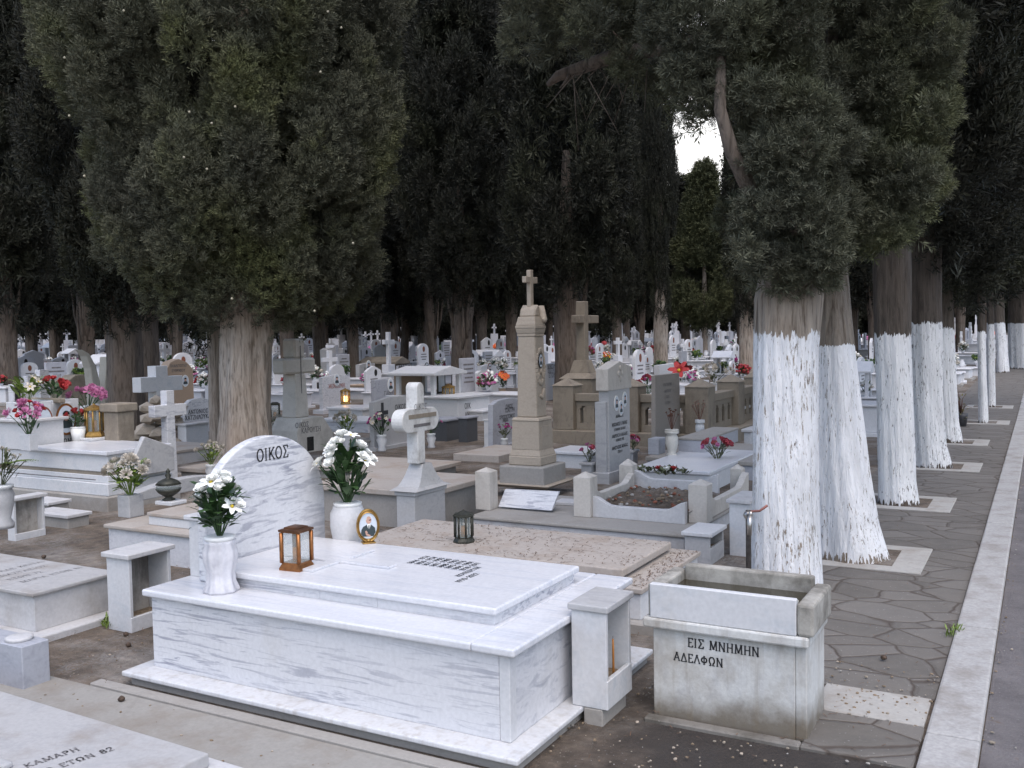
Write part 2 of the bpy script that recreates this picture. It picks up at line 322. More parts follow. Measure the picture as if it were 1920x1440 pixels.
def oval_photo(X, cy, cz, a, b, par, name='portrait', rim=None, yaxis=True, bust=True):
    # oval photograph on a +X face
    mb = MB(); n = 26
    def E(ra, rb, dx): return [(X+dx, cy+ra*math.cos(2*math.pi*i/n), cz+rb*math.sin(2*math.pi*i/n)) for i in range(n)]
    mb.prism(E(a, b, .001), (.010, 0, 0), rim or WHT); mb.add(E(a*.84, b*.86, .0125), [list(range(n))], PBG)
    if bust:
        mb.add([(X+.0135, cy+a*.34*math.cos(t), cz+b*.2+b*.3*math.sin(t)) for t in [2*math.pi*i/16 for i in range(16)]], [list(range(16))], SKIN)
        mb.add([(X+.0139, cy+a*.36*math.cos(t), cz+b*.3+b*.24*math.sin(t)) for t in [math.pi*i/10 for i in range(11)]], [list(range(11))], BLK)
        mb.add([(X+.013, cy+y*a, cz+z*b) for y, z in ((-.62, -.55), (.62, -.55), (.55, -.2), (.2, -.02), (-.2, -.02), (-.55, -.2))], [list(range(6))], SUIT)
    return mb.build(name, par)
EXPO = 0.92
Rz = lambda a: Matrix.Rotation(a, 4, 'Z')
# ------------------------------------------------------------------ ground, path, kerb, road
def grid_sheet(name, xs, ys, dz, mat, bumpy=0.):
    mb = MB(); V = [(x, y, gz(x, y)+dz+(random.uniform(-1, 1)*bumpy if bumpy else 0)) for y in ys for x in xs]; n = len(xs)
    mb.add(V, [[j*n+i, j*n+i+1, (j+1)*n+i+1, (j+1)*n+i] for j in range(len(ys)-1) for i in range(n-1)], mat, True)
    return kind(mb.build(name), 'structure')
def soil_mat():
    m, nt, b = new_mat('trodden soil'); v = coords(nt)
    c = ramp(nt, noise(nt, v, 1.1, 9, .68), [(.32, (.065, .046, .032)), (.5, (.135, .105, .08)), (.66, (.25, .225, .20))])
    c = mix(nt, 1., c, ramp(nt, noise(nt, v, 9, 6, .7), [(.3, .55), (.7, 1.5)]), 'MULTIPLY')
    c = mix(nt, math_(nt, 'MULTIPLY', ramp(nt, noise(nt, v, 1.9, 4, .6), [(.5, 0.), (.66, 1.)]), ramp(nt, noise(nt, v, 45, 3, .7), [(.4, 0.), (.6, .8)])), c, (.27, .26, .25))   # pale grit
    c = mix(nt, ramp(nt, noise(nt, v, 60, 3, .7), [(.64, 0.), (.70, 1.)]), c, (.36, .35, .335))
    c = mix(nt, ramp(nt, noise(nt, v, 38, 4, .7), [(.66, 0.), (.72, .8)]), c, (.06, .038, .022))
    # wet dark stain where water runs out round the trough
    d = nt.nodes.new('ShaderNodeVectorMath'); d.operation = 'DISTANCE'; mp = coords(nt, (1.0, 1.7, 0)); nt.links.new(mp, d.inputs[0]); d.inputs[1].default_value = (.85, .8, 0)
    wet = ramp(nt, math_(nt, 'ADD', d.outputs['Value'], math_(nt, 'MULTIPLY', math_(nt, 'SUBTRACT', noise(nt, v, 3, 5), .5), .9)), [(.4, 1.), (.95, 0.)])
    c = mix(nt, math_(nt, 'MULTIPLY', wet, .9), c, (.032, .026, .023))
    nt.links.new(c, b.inputs['Base Color']); b.inputs['Roughness'].default_value = .95; bump(nt, b, noise(nt, v, 34, 7, .7), .8, .03); return m
def paving_mat():
    m, nt, b = new_mat('crazy paving slates'); v = coords(nt, (2.6, 3.9, 0))
    wob = nt.nodes.new('ShaderNodeTexNoise'); wob.inputs['Scale'].default_value = 1.6; wob.inputs['Detail'].default_value = 3; nt.links.new(v, wob.inputs['Vector'])
    ad = nt.nodes.new('ShaderNodeMix'); ad.data_type = 'VECTOR'; ad.inputs[0].default_value = .12; nt.links.new(v, ad.inputs[4]); nt.links.new(wob.outputs['Color'], ad.inputs[5])
    vo = nt.nodes.new('ShaderNodeTexVoronoi'); vo.feature = 'DISTANCE_TO_EDGE'; vo.inputs['Scale'].default_value = 1.25; nt.links.new(ad.outputs[1], vo.inputs['Vector'])
    vc = nt.nodes.new('ShaderNodeTexVoronoi'); vc.inputs['Scale'].default_value = 1.25; nt.links.new(ad.outputs[1], vc.inputs['Vector'])
    sx = nt.nodes.new('ShaderNodeSeparateXYZ'); nt.links.new(vc.outputs['Color'], sx.inputs[0])
    w = coords(nt); base = ramp(nt, sx.outputs[0], [(0., (.10, .091, .08)), (.5, (.124, .113, .10)), (1., (.152, .14, .126))])
    base = mix(nt, ramp(nt, noise(nt, w, 5, 8, .7), [(.35, 0.), (.75, .65)]), base, (.168, .15, .132))
    base = mix(nt, ramp(nt, noise(nt, w, 70, 3), [(.66, 0.), (.72, .7)]), base, (.34, .33, .32))
    j = ramp(nt, math_(nt, 'ADD', vo.outputs['Distance'], math_(nt, 'MULTIPLY', noise(nt, w, 25, 3), .02)), [(.02, 1.), (.042, 0.)])
    c = mix(nt, j, base, (.072, .056, .045)); nt.links.new(c, b.inputs['Base Color']); b.inputs['Roughness'].default_value = .8
    bump(nt, b, math_(nt, 'ADD', ramp(nt, vo.outputs['Distance'], [(0., 0.), (.07, 1.)]), math_(nt, 'MULTIPLY', noise(nt, w, 14, 6), .8)), .5, .015); return m
def road_mat():
    m, nt, b = new_mat('old gravelly asphalt'); v = coords(nt)
    c = ramp(nt, noise(nt, v, 3, 9, .75), [(.3, (.10, .09, .09)), (.55, (.165, .15, .15)), (.75, (.235, .22, .218))])
    c = mix(nt, ramp(nt, noise(nt, v, 90, 3, .8), [(.6, 0.), (.7, 1.)]), c, (.25, .24, .24))
    c = mix(nt, ramp(nt, noise(nt, v, 6, 6, .7), [(.6, 0.), (.7, .7)]), c, (.12, .08, .055))
    nt.links.new(c, b.inputs['Base Color']); b.inputs['Roughness'].default_value = .92; bump(nt, b, noise(nt, v, 80, 4, .7), .8, .02); return m
KERB = stone('pale concrete kerb', (.42, .41, .40), (.32, .31, .30), (3, 1, 3), (0, 0, 0), .5, .5, (.2, .175, .15), .9, 4, .12)
CEM = stone('pale cement patch', (.30, .285, .26), (.22, .2, .18), (3, 3, 3), (0, 0, 0), .6, .5, (.2, .165, .13), .92, 3)
LIME = stone('lime splashed cement', (.40, .385, .36), (.27, .255, .235), (3, 3, 3), (0, 0, 0), .6, .45, (.24, .2, .16), .92, 4)
SOIL, PAVE, ROAD = soil_mat(), paving_mat(), road_mat()
def lin(a, b, n): return [a+(b-a)*i/n for i in range(n+1)]
grid_sheet('ground', lin(-120, 60, 90), lin(-30, 130, 80), 0, SOIL)
grid_sheet('path', lin(.06, 1.31, 3), lin(1.36, 90, 60), .005, PAVE)
grid_sheet('road', lin(1.515, 7, 4), lin(-12, 90, 70), .006, ROAD)
mb = MB()
for k in range(34):
    y0 = -.6+k*1.55; mb.box(1.315, 1.51, y0+.004, y0+1.546, gz(1.4, y0)-.1, gz(1.4, y0+.8)+.028+random.uniform(-.004, .004), KERB, .012, 2)
kind(mb.build('kerb'), 'structure')
mb = MB(); mb.box(-3.2, .32, -.62, -.17, -.05, .012, CEM, .004); mb.box(-2.18, .02, -.165, -.1, -.05, .02, MCC, .004)
kind(mb.build('concrete_pavement'), 'structure')
TCON0 = stone('wet dark cement', (.2, .185, .165), (.12, .11, .1), (3, 3, 2), (0, 0, 0), .6, .6, (.05, .042, .03), .8, 5)
mb = MB(); mb.box(.90, 1.305, .62, 1.02, -.05, .016, PAVE, .006); mb.box(.86, 1.30, 1.04, 1.36, -.05, .012, LIME, .004); mb.box(.27, .90, .61, .665, -.05, .018, TCON0, .006)
kind(mb.build('paving_slabs'), 'structure')
# ------------------------------------------------------------------ the marble tomb in front
T = thing('marble_tomb', 'low white marble tomb in front with rounded headstone reading ΟΙΚΟΣ', 'tomb', (-1., .6, 0))
ZB, ZL, ZS = .0687, .4419, .5176
mb = MB(); mb.box(-2.06, .055, -.085, 1.3, .045, ZB, MWF, .008, 3); mb.box(-2.03, .03, -.055, 1.28, .0, .044, MCC, .003); mb.build('plinth', T)
mb = MB(); mb.box(-1.976, -.085, .034, 1.16, ZB, ZL-.034, MX, .002); mb.build('side_panel', T)
mb = MB(); mb.box(-.084, -.038, .033, .085, ZB, ZL-.034, MW, .003); mb.box(-.086, -.041, .086, 1.16, ZB, ZL-.034, MXD, .002); mb.build('end_panel', T)
mb = MB(); mb.box(-2.006, -.1905, .0, 1.1854, ZL-.033, ZL, MXT, .012, 4); mb.box(-.1895, 0, .0, 1.1854, ZL-.033, ZL, MXT, .012, 4); mb.build('ledge', T)
mb = MB(); mb.box(-1.82, -1.12, .232, .98, ZL, ZS-.031, MX, .001); mb.box(-1.119, -.80, .232, .98, ZL, ZS-.031, MX, .001); mb.box(-.799, -.215, .232, .98, ZL, ZS-.031, MX, .001); mb.build('riser', T)
LID = MB(); LID.box(-1.81, -.197, .21, 1.006, ZS-.03, ZS, MXT, .011, 4); LIDo = LID.build('lid', T)
mb = MB()   # flat cross in low relief on the lid
xe = at(752, 1059, ZS)[0]; mb.box(-1.62, xe, .56, .63, ZS, ZS+.012, MXT, .002); mb.box(-1.34, -1.27, .36, .5595, ZS, ZS+.012, MXT, .002); mb.box(-1.34, -1.27, .6305, .84, ZS, ZS+.012, MXT, .002); mb.build('relief_cross', LIDo)
mb = MB(); rows = ['1844-1924', '1850-1934', '1877-1903', '1897-1980', '1888-1963', '1893-1976', '1894-1984', '1928-2011', 'ΚΟΥΚΟΥΛΗ', '1970-2022']
for i, s in enumerate(rows):                     # text reads across the lid
    q = at(*((771+i*14, 1057+i*1.9) if i < 8 else (862, 1081.5) if i == 8 else (862, 1092.5)), ZS)
    text(mb, s, (q[0], q[1], ZS), (0, 1, 0), (-1, 0, 0), .028, LET, .09, .14)
mb.build('lettering', LIDo)
hy0, hy1, hz0, ht = .225, 1.105, .72, 1.109; hc = (hy0+hy1)/2; ha = (hy1-hy0)/2
mb = MB(); pts = [(-1.812, hy0, ZL), (-1.812, hy1, ZL)]+[(-1.812, hc+ha*math.cos(math.pi*i/40), hz0+(ht-hz0)*math.sin(math.pi*i/40)) for i in range(41)]
mb.prism(pts, (-.055, 0, 0), MXH, .010, 3); HS = mb.build('headstone', T)
P = onX(482, 866, -1.812); mb = MB(); text(mb, 'ΟΙΚΟΣ', (-1.812, P[1], P[2]), (0, 1, 0), (0, 0, 1), .062, LET, .085, .12); mb.build('lettering', HS)
# ------------------------------------------------------------------ flowers
def petal(mb, c, d, up, L, w, mat, curl=.3):
    c, d, up = Vector(c), Vector(d).normalized(), Vector(up); s = d.cross(up)
    if s.length < 1e-4: s = d.orthogonal()
    s.normalize(); u = s.cross(d)
    p = [c, c+d*L*.45-s*w+u*L*.12, c+d*L*.45+s*w+u*L*.12, c+d*L+u*L*(.12+curl), c+d*L*.85-s*w*.75+u*L*(.16+curl*.7), c+d*L*.85+s*w*.75+u*L*(.16+curl*.7)]
    mb.add(p, [[0, 2, 1], [1, 2, 5, 4], [4, 5, 3]], mat)
def bloom_mesh(kind_, r, mat, mat2=None):
    mb = MB()
    if kind_ == 'rose':
        for ring, (n, tilt, L) in enumerate(((3, 1.5, .9), (5, .95, 1.0), (6, .5, 1.05))):
            for k in range(n):
                a = 2*math.pi*(k+.4*ring)/n; d = Vector((math.cos(a), math.sin(a), tilt)); petal(mb, (math.cos(a)*r*.12, math.sin(a)*r*.12, 0), d, (0, 0, 1), r*L*1.05, r*.5, mat, .15)
        mb.ball((0, 0, r*.35), r*.42, mat, 1, 1, 1.3, 1)
    elif kind_ == 'lily':
        for k in range(6):
            a = 2*math.pi*k/6; petal(mb, (0, 0, 0), (math.cos(a), math.sin(a), .45), (0, 0, 1), r*1.25, r*.3, mat, -.25)
        mb.ball((0, 0, r*.22), r*.2, mat2 or YEL, 1, 1, 1, 1)
    elif kind_ == 'mum':
        for k in range(46):
            z = random.uniform(-.1, 1); a = random.uniform(0, 6.28); q = math.sqrt(max(0, 1-z*z)); d = Vector((q*math.cos(a), q*math.sin(a), z)); petal(mb, d*r*.25, d, (0, 0, 1), r*.8, r*.13, mat, .1)
    me_o = mb.build('bloom'); me = me_o.data; bpy.data.objects.remove(me_o); return me
BL = {}
def bloom(kd, mat, r):
    k = (kd, mat.name, r)
    if k not in BL: BL[k] = [bloom_mesh(kd, r, mat) for _ in range(2)]
    return random.choice(BL[k])
def foliage_clump(mb, h, w, n, mat, L=.05, lw=.014, z0=0.):
    for k in range(n):
        a = random.uniform(0, 6.28); q = random.random()**.5*w; z = z0+random.uniform(.15, 1)*h; d = Vector((math.cos(a), math.sin(a), random.uniform(-.2, 1.2)))
        petal(mb, (q*.6*math.cos(a), q*.6*math.sin(a), z), d, (0, 0, 1), L*random.uniform(.7, 1.4), lw*random.uniform(.7, 1.3), mat, random.uniform(-.3, .2))
def bouquet(label, loc, h, w, blooms, leaf=LEAF, nleaf=60, group=None, L=.05, lw=.014, name='flower_bouquet', stem=True, cat='flowers', low=.45):
    """blooms: list of (kind, material, radius, count)"""
    o = thing(name, label, cat, loc, group); mb = MB()
    foliage_clump(mb, h*.75, w*.9, nleaf, leaf, L, lw)
    heads = []
    for kd, mt, r, n in blooms:
        for i in range(n):
            a = random.uniform(0, 6.28); q = math.sqrt((i+.5)/n); zz = h*(low+(1-low)*(1-q*q*.75)*random.uniform(.8, 1.02)); heads.append((kd, mt, r, Vector((w*q*math.cos(a+i*2.4), w*q*math.sin(a+i*2.4), zz))))
    for kd, mt, r, p in heads:
        mb.tube([(p.x*.12, p.y*.12, 0), (p.x*.6, p.y*.6, p.z*.6), p-Vector((0, 0, r*.15))], .0035, leaf, 4, False)
    f = mb.build('foliage'); f.parent = o
    for kd, mt, r, p in heads:
        b = bpy.data.objects.new('bloom', bloom(kd, mt, r)); COL.objects.link(b); b.parent = o; b.location = p
        d = Vector((p.x, p.y, h*.35)).normalized(); b.rotation_euler = d.to_track_quat('Z', 'Y').to_euler(); s = random.uniform(.8, 1.15); b.scale = (s, s, s)
    return o
def vase(name, label, loc, prof, mat, group=None, flute=0, nf=8, rimmat=None):
    o = thing(name, label, 'vase', loc, group); mb = MB(); mb.lathe(loc[0], loc[1], [(loc[2]+z, r) for z, r in prof], mat, 64 if flute else 30, flute, nf); mb.build('body', o)
    zt, rt = prof[-1]; mb = MB(); mb.lathe(loc[0], loc[1], [(loc[2]+zt+.0005, rt*.92), (loc[2]+zt+.018, rt*.98), (loc[2]+zt+.02, rt*.7)], rimmat or WHT, 28); mb.build('liner', o)
    return loc[0], loc[1], loc[2]+zt+.02
# left fluted vase on the ledge, right plain vase behind the lid
P = at(415, 1108, ZL); s = .0023
top = zfor(1012, P[0], P[1])-ZL
v = vase('marble_vase', 'fluted grey veined marble vase on front left corner of the tomb ledge', (P[0], P[1], ZL), [(0, .078), (.012, .082), (.05, .066), (.09, .062), (top*.6, .075), (top*.8, .078), (top*.93, .066), (top, .073)], stone('lilac marble', (.66, .65, .68), (.34, .34, .39), (5, 5, .9), (.1, .1, 0), .8, .1, (.3, .28, .26), .35), None, .045, 9)
bouquet('tall white roses and lilies with glossy leaves in the fluted vase', v, .30, .115, [('rose', WHP, .036, 9), ('lily', WHP, .042, 6)], LEAF, 95, None, .085, .022, low=.3)
P = at(655, 1013, ZL)
P = (P[0], 1.075, ZL); X = bis(lambda x: pr(x, 1.075, ZL)[0]-654, -3, 0); P = (X, 1.075, ZL)
top = zfor(948, P[0], P[1])-ZL
v = vase('marble_vase', 'plain white marble vase beside the right edge of the rounded headstone', P, [(0, .062), (.01, .068), (top*.25, .085), (top*.55, .098), (top*.85, .096), (top*.95, .082), (top, .08)], MW)
bouquet('white roses and lilies over dark leaves right of the rounded headstone', v, .37, .15, [('rose', WHP, .036, 15), ('lily', WHP, .05, 9)], LEAF, 110, None, .08, .02, low=.4)
P = at(367, 1081, ZL); zt = zfor(968, -1.9, P[1])
t = thing('lamp_box', 'narrow white marble box behind the fluted vase', 'lamp box', (-1.96, P[1]+.07, ZL)); mb = MB(); mb.box(-1.995, -1.90, P[1], P[1]+.13, ZL, zt-.025, MW, .003); mb.build('body', t); mb = MB(); mb.box(-2.015, -1.885, P[1]-.015, P[1]+.145, zt-.0245, zt, MW, .006, 2); mb.build('cap', t)
# copper lantern
def lantern(label, loc, w, h, body, lid, group=None, name='grave_lantern', octo=False, rz=0., flame=False):
    o = thing(name, label, 'lantern', loc, group); x, y, z = loc; n = 8 if octo else 4
    def ring(mb, prof, m): mb.lathe(x, y, [(z+a*h, b*w) for a, b in prof], m, n, smooth=False)
    k = 1.414 if not octo else 1.08; a0 = len(o.name)
    mbs = []
    mb = MB(); ring(mb, [(0, .5*k), (.05, .5*k), (.14, .42*k), (.17, .42*k)], body); mbs.append((mb, 'base'))
    mb = MB(); ring(mb, [(.86, .43*k), (.88, .43*k)], body)
    mb2 = MB(); ring(mb2, [(.88, .5*k), (.93, .5*k), (.955, .34*k), (.975, .34*k), (1.0, .2*k)] if not octo else [(.8, .5*k), (.84, .5*k), (.93, .2*k), (.97, .06*k), (1., .03*k)], lid); 
    top = .86 if not octo else .8
    for i in range(n):
        a = 2*math.pi*i/n; px, py = x+.42*k*w*math.cos(a), y+.42*k*w*math.sin(a); mb.tube([(px, py, z+.17*h), (px, py, z+top*h)], w*(.085 if not octo else .05), body, 6)
    mbs.append((mb, 'frame')); mbs.append((mb2, 'lid'))
    mb = MB(); ring(mb, [(.171, .36*k), (top-.001, .36*k)], GLS); mbs.append((mb, 'pane'))
    mb = MB(); mb.lathe(x, y, [(z+.172*h, w*.16), (z+.5*h, w*.15), (z+.505*h, .002)], WAX if not flame else FLAME, 12); mbs.append((mb, 'candle'))
    for m_, nm in mbs:
        V = np.array(m_.v)-np.array(loc); m_.v = V.tolist(); p = m_.build(nm); p.parent = o; OFF[p.name] = OFF[o.name]
    o.rotation_euler = (0, 0, rz); return o
P = at(557, 1066, ZS); zt = zfor(985, P[0], P[1])-ZS
lantern('copper coloured grave lantern with glass sides on the white marble lid', (P[0], P[1], ZS), .118, zt, COPPER, COPD, rz=math.pi/4+.08)
# oval portrait on a brass stand: faces the foot of the tomb and the path
P = at(691, 1018, ZS); o = thing('portrait_frame', 'oval brass portrait frame on the back edge of the white lid', 'picture frame', (P[0], P[1], ZS))
sub = MB(); a, b = .054, .078; cz = .092; n = 32
def ell(ra, rb, x): return [(x, ra*math.cos(2*math.pi*i/n), cz+rb*math.sin(2*math.pi*i/n)) for i in range(n)]
def ringm(mb, r0, r1, x0, x1, m):
    A, B = ell(a*r0, b*r0, x0), ell(a*r1, b*r1, x1); mb.add(A+B, [[i, (i+1) % n, n+(i+1) % n, n+i] for i in range(n)], m, True)
ringm(sub, 1.16, 1.16, -.012, .0, BRASS); ringm(sub, 1.16, 1.08, 0, .008, BRASS); ringm(sub, 1.08, 1.0, .008, .004, BRASS); ringm(sub, 1.0, .92, .004, .009, BRASS); ringm(sub, .92, .88, .009, .002, BRASS); sub.add(ell(a*1.16, b*1.16, -.012), [list(range(n))[::-1]], BRASS)
parts = [(sub, 'frame')]
mb = MB(); mb.box(-.03, .03, -.035, .035, 0, .007, BRASS, .003); mb.tube([(0, 0, .006), (0, 0, .02)], .014, BRASS, 10); parts.append((mb, 'stand'))
mb = MB(); mb.add(ell(a*.9, b*.9, .002), [list(range(n))], PBG)
def poly(pts, m, x): mb.add([(x, p[0]*a, cz+p[1]*b) for p in pts], [list(range(len(pts)))], m)
poly([(-.72, -.5), (-.5, -.72), (.5, -.72), (.72, -.45), (.66, -.15), (.32, .06), (-.1, .1), (-.5, -.05), (-.68, -.25)], SUIT, .003)
poly([(-.12, .09), (.06, -.34), (.24, .06), (.08, .16)], WHP, .0034); poly([(.04, .06), (.0, -.05), (.02, -.36), (.09, -.40), (.13, -.05), (.11, .06)], SUIT, .0037)
poly([(.05+.27*math.cos(t), .4+.26*math.sin(t)) for t in [2*math.pi*i/18 for i in range(18)]], SKIN, .0038)
poly([(.24, .32), (.33, .36), (.24, .42)], SKIN, .0036); poly([(.06, .42), (.3, .44), (.3, .37), (.08, .36)], BLK, .004)
poly([(-.2, .38), (-.23, .5), (-.1, .62), (-.14, .44)], CRM, .0041)
poly([(-.3, -.42), (.1, -.6), (.25, -.66), (.05, -.74), (-.25, -.62)], SKIN, .0042); poly([(-.34, -.38), (-.2, -.3), (-.05, -.45), (-.2, -.52)], SKIN, .0044)
parts.append((mb, 'portrait'))
for m_, nm in parts:
    p = m_.build(nm); p.parent = o
o.rotation_euler = (0, 0, -.75)
# ------------------------------------------------------------------ open marble lamp boxes
def lamp_box(label, n, lx, rx, ty, mat=MW, capm=None, back=None, group=None, foot=.09, z0=None, open_=True, over=.02):
    x0, x1, y0, y1, z, zt = cbox(n, lx, rx, ty, z0); o = thing('lamp_box', label, 'lamp box', ((x0+x1)/2, (y0+y1)/2, z), group); t = .022; h = zt-z; ct = .028
    mb = MB(); mb.box(x0, x1, y0, y0+t, z, zt-ct, mat, .003); mb.box(x0, x1, y1-t, y1, z, zt-ct, mat, .003); mb.box(x0, x0+t, y0+t+.001, y1-t-.001, z, zt-ct, back or mat, .0)
    if not open_: mb.box(x1-t, x1-.001, y0+t+.001, y1-t-.001, z, zt-ct, mat, 0)
    mb.build('body', o)
    if open_:
        mb = MB(); mb.box(x1-t+.004, x1+.004, y0+.001, y1-.001, z, z+foot, mat, .003); mb.build('front_kerb', o)
        mb = MB(); mb.box(x0+t+.001, x1-t, y0+t+.001, y1-t-.001, z, z+foot*.75, SAND, 0); mb.build('sand', o)
    mb = MB(); mb.box(x0-over, x1+over, y0-over, y1+over, zt-ct+.0005, zt, capm or mat, .005, 2); mb.build('cap', o); return (x0+x1)/2, (y0+y1)/2, z+foot*.75, zt, (x0, x1, y0, y1)
zq = ZB+.001; Xq = .006; Yq = bis(lambda y: pr(Xq, y, zq)[0]-1073, .2, 1.); X1q = bis(lambda x: pr(x, Yq, zq)[0]-1138, Xq, Xq+.5)
q = lamp_box('tall open white marble lamp box against the foot of the white tomb', pr(X1q, Yq, zq)[:2], 1073, 1184, 1138, MW, MGL, MW, foot=.12, z0=zq, over=.012)
mb = MB(); mb.box(.0565, X1q-.02, Yq+.0, q[4][3]-.01, -.02, ZB, MCC, .005); mb.build('plinth_return', T)
o = thing('candle', 'thin brown beeswax candle standing in the lamp box beside the trough', 'candle', (q[0]+.052, q[1], q[2])); mb = MB(); mb.tube([(q[0]+.052, q[1], q[2]-.01), (q[0]+.05, q[1]+.004, q[2]+.12), (q[0]+.049, q[1]+.005, q[2]+.165)], [.0055, .005, .004], WAX, 8); mb.build('wax', o); mb = MB(); mb.tube([(q[0]+.049, q[1]+.005, q[2]+.164), (q[0]+.049, q[1]+.005, q[2]+.178)], .0012, BLK, 5); mb.build('wick', o)
SOOT = stone('soot stained marble', (.42, .39, .35), (.1, .08, .07), (2, 5, 1.3), (0, 0, 0), .8, .62, (.03, .025, .02), .8, 3.4)
q = lamp_box('open marble lamp box with soot stained back beside the grey slab grave', (246, 1188), 204, 324, 1040, MW, MWD, SOOT, foot=.085)
lamp_box('open lamp box with dirty brown inside behind the vase of ferns', (28, 1016), 15, 86, 934, MW, MWD, SOOT, foot=.06)
lamp_box('small grey marble lamp box behind the water trough', (1331, 1062), 1284, 1357, 1000, MGL, MW, MG, foot=.12)
lamp_box('white marble lamp box beside the tap pipe', (1404, 1045), 1368, 1430, 938, MW, MWD, None, open_=False)
# ------------------------------------------------------------------ water trough
o = thing('water_trough', 'stained white marble water trough reading ΕΙΣ ΜΝΗΜΗΝ ΑΔΕΛΦΩΝ', 'trough', (.6, 1., 0))
fx0, fx1, fy0, fy1 = .28, .915, .69, 1.03
zm = zfor(1177, fx0, fy0-.03)+.03; zt = zfor(1093, fx0, fy0-.02)
mb = MB(); mb.box(fx0+.006, fx1-.045, fy0, fy0+.03, 0, zm-.03, MWDD, .003); mb.box(fx0, fx0+.03, fy0+.031, fy1, 0, zm-.03, MWDD, .003); mb.build('front_panel', o)
mb = MB(); mb.box(fx1-.0445, fx1, fy0+.001, fy1, 0, zm-.03, MWDD, .004); mb.build('end_panel', o)
mb = MB(); mb.box(fx0-.03, fx1+.012, fy0-.03, fy1+.01, zm-.0295, zm+.012, MWDD, .008, 2); mb.build('moulding', o)
mb = MB(); mb.box(fx0+.0, fx1-.036, fy0-.022, fy0+.008, zm+.0125, zt, MW, .004); mb.build('basin_front', o)
TCON = stone('mossy trough cement', (.40, .38, .34), (.25, .235, .2), (3, 3, 2), (0, 0, 0), .6, .62, (.05, .042, .03), .9, 5)
mb = MB(); mb.box(fx0-.02, fx0+.045, fy0+.009, fy1, zm+.0125, zt-.01, TCON, .008, 2); mb.box(fx1-.035, fx1+.03, fy0-.02, fy1, zm+.0125, zfor(1132, fx1-.0, fy0), TCON, .012, 2); mb.box(fx0+.0455, fx1-.0355, fy1-.05, fy1, zm+.0125, zfor(1058, fx0+.05, fy1-.05), TCON, .008, 2); mb.box(fx0+.0455, fx1-.0355, fy0+.0085, fy0+.03, zm+.0125, zt-.012, TCON, .003); mb.build('basin_wall', o)
mb = MB(); mb.box(fx0+.046, fx1-.036, fy0+.031, fy1-.051, zm+.0125, zt-.05, WATER, 0); mb.build('water', o)
mb = MB(); P = onY(1290, 1212, fy0); text(mb, 'ΕΙΣ ΜΝΗΜΗΝ', (P[0], fy0, P[2]), (1, 0, 0), (0, 0, 1), .036, LET, .1, .13)
P = onY(1264, 1237, fy0); text(mb, 'ΑΔΕΛΦΩΝ', (P[0], fy0, P[2]), (1, 0, 0), (0, 0, 1), .034, LET, .1, .13); mb.build('lettering', o)
# tap on an iron pipe
P = at(1404, 1128, 0); zt = zfor(966, P[0], P[1]); x, y = P[0], P[1]
o = thing('water_tap', 'chrome tap on a thin iron pipe beside the whitewashed trunk', 'tap', (x, y, 0)); mb = MB(); mb.tube([(x, y, 0), (x, y, zt-.02), (x, y, zt+.03)], .016, IRON, 10); mb.build('pipe', o)
mb = MB(); mb.ball((x, y, zt), .03, CHROME); mb.tube([(x-.0, y, zt), (x+.03, y-.07, zt), (x+.03, y-.09, zt-.03), (x+.03, y-.09, zt-.10)], [.018, .018, .017, .014], CHROME, 10); mb.tube([(x+.03, y-.06, zt), (x+.03, y-.06, zt+.035)], .012, CHROME, 8); mb.build('spout', o)
mb = MB(); mb.tube([(x+.03, y-.06, zt+.035), (x+.08, y-.05, zt+.04), (x+.125, y-.05, zt+.075)], [.008, .007, .008], plain('rusty red lever', (.25, .1, .08), .5, .2), 7); mb.build('handle', o)
# ------------------------------------------------------------------ foreground graves at left
x0, x1, y0, y1, z, zt = cbox((65, 1187), -260, 213, 1112, .04)
y1 = onX(217, 1019, x1)[1] if False else bis(lambda y: pr(x1, y, zt)[0]-217, y0, y0+4)
o = thing('slab_grave', 'low grey white slab grave at left edge with worn lettering', 'grave', ((x0+x1)/2, (y0+y1)/2, 0))
mb = MB(); mb.box(x0, x1-.012, y0+.012, y1-.01, .04, zt-.022, MWD, .002); mb.build('side_panel', o)
LS = stone('lichen grey slab', (.42, .41, .405), (.28, .28, .29), (2, 3, 2), (0, 0, .4), .7, .5, (.24, .2, .165), .65, 3)
mb = MB(); mb.box(x0-.02, x1+.01, y0-.012, y1+.01, zt-.0215, zt, LS, .008, 3); L = mb.build('lid', o)
mb = MB(); mb.box(x0-.1, x1+.10, y0-.10, y1+.05, -.03, .0395, MWD, .008, 2); mb.build('plinth', o)
mb = MB()
for i, s in enumerate(('ΕΝΘΑΔΕ ΚΕΙΤΑΙ', 'ΑΝΑΣΤΑΣΙΟΣ', 'ΕΤΩΝ 72', 'ΜΑΡΙΑ ΕΤΩΝ 81')):
    text(mb, s, (x1-.62+i*.12, y0+.12, zt), (0, 1, 0), (-1, 0, 0), .04, LETG, .05, .14)
mb.build('lettering', L)
slabtop = zt
P = at(6, 990, zt)
v = vase('marble_vase', 'pale grey marble vase cut off by the left edge of the photo', (P[0], P[1], zt), [(0, .075), (.03, .08), (.07, .055), (.16, .075), (.25, .085), (.29, .07), (.30, .085)], MGL)
o = bouquet('fern fronds and small white flowers in the vase at left edge', v, .27, .17, [('mum', CRM, .022, 14)], LEAFD, 70, None, .06, .01)
mb = MB()
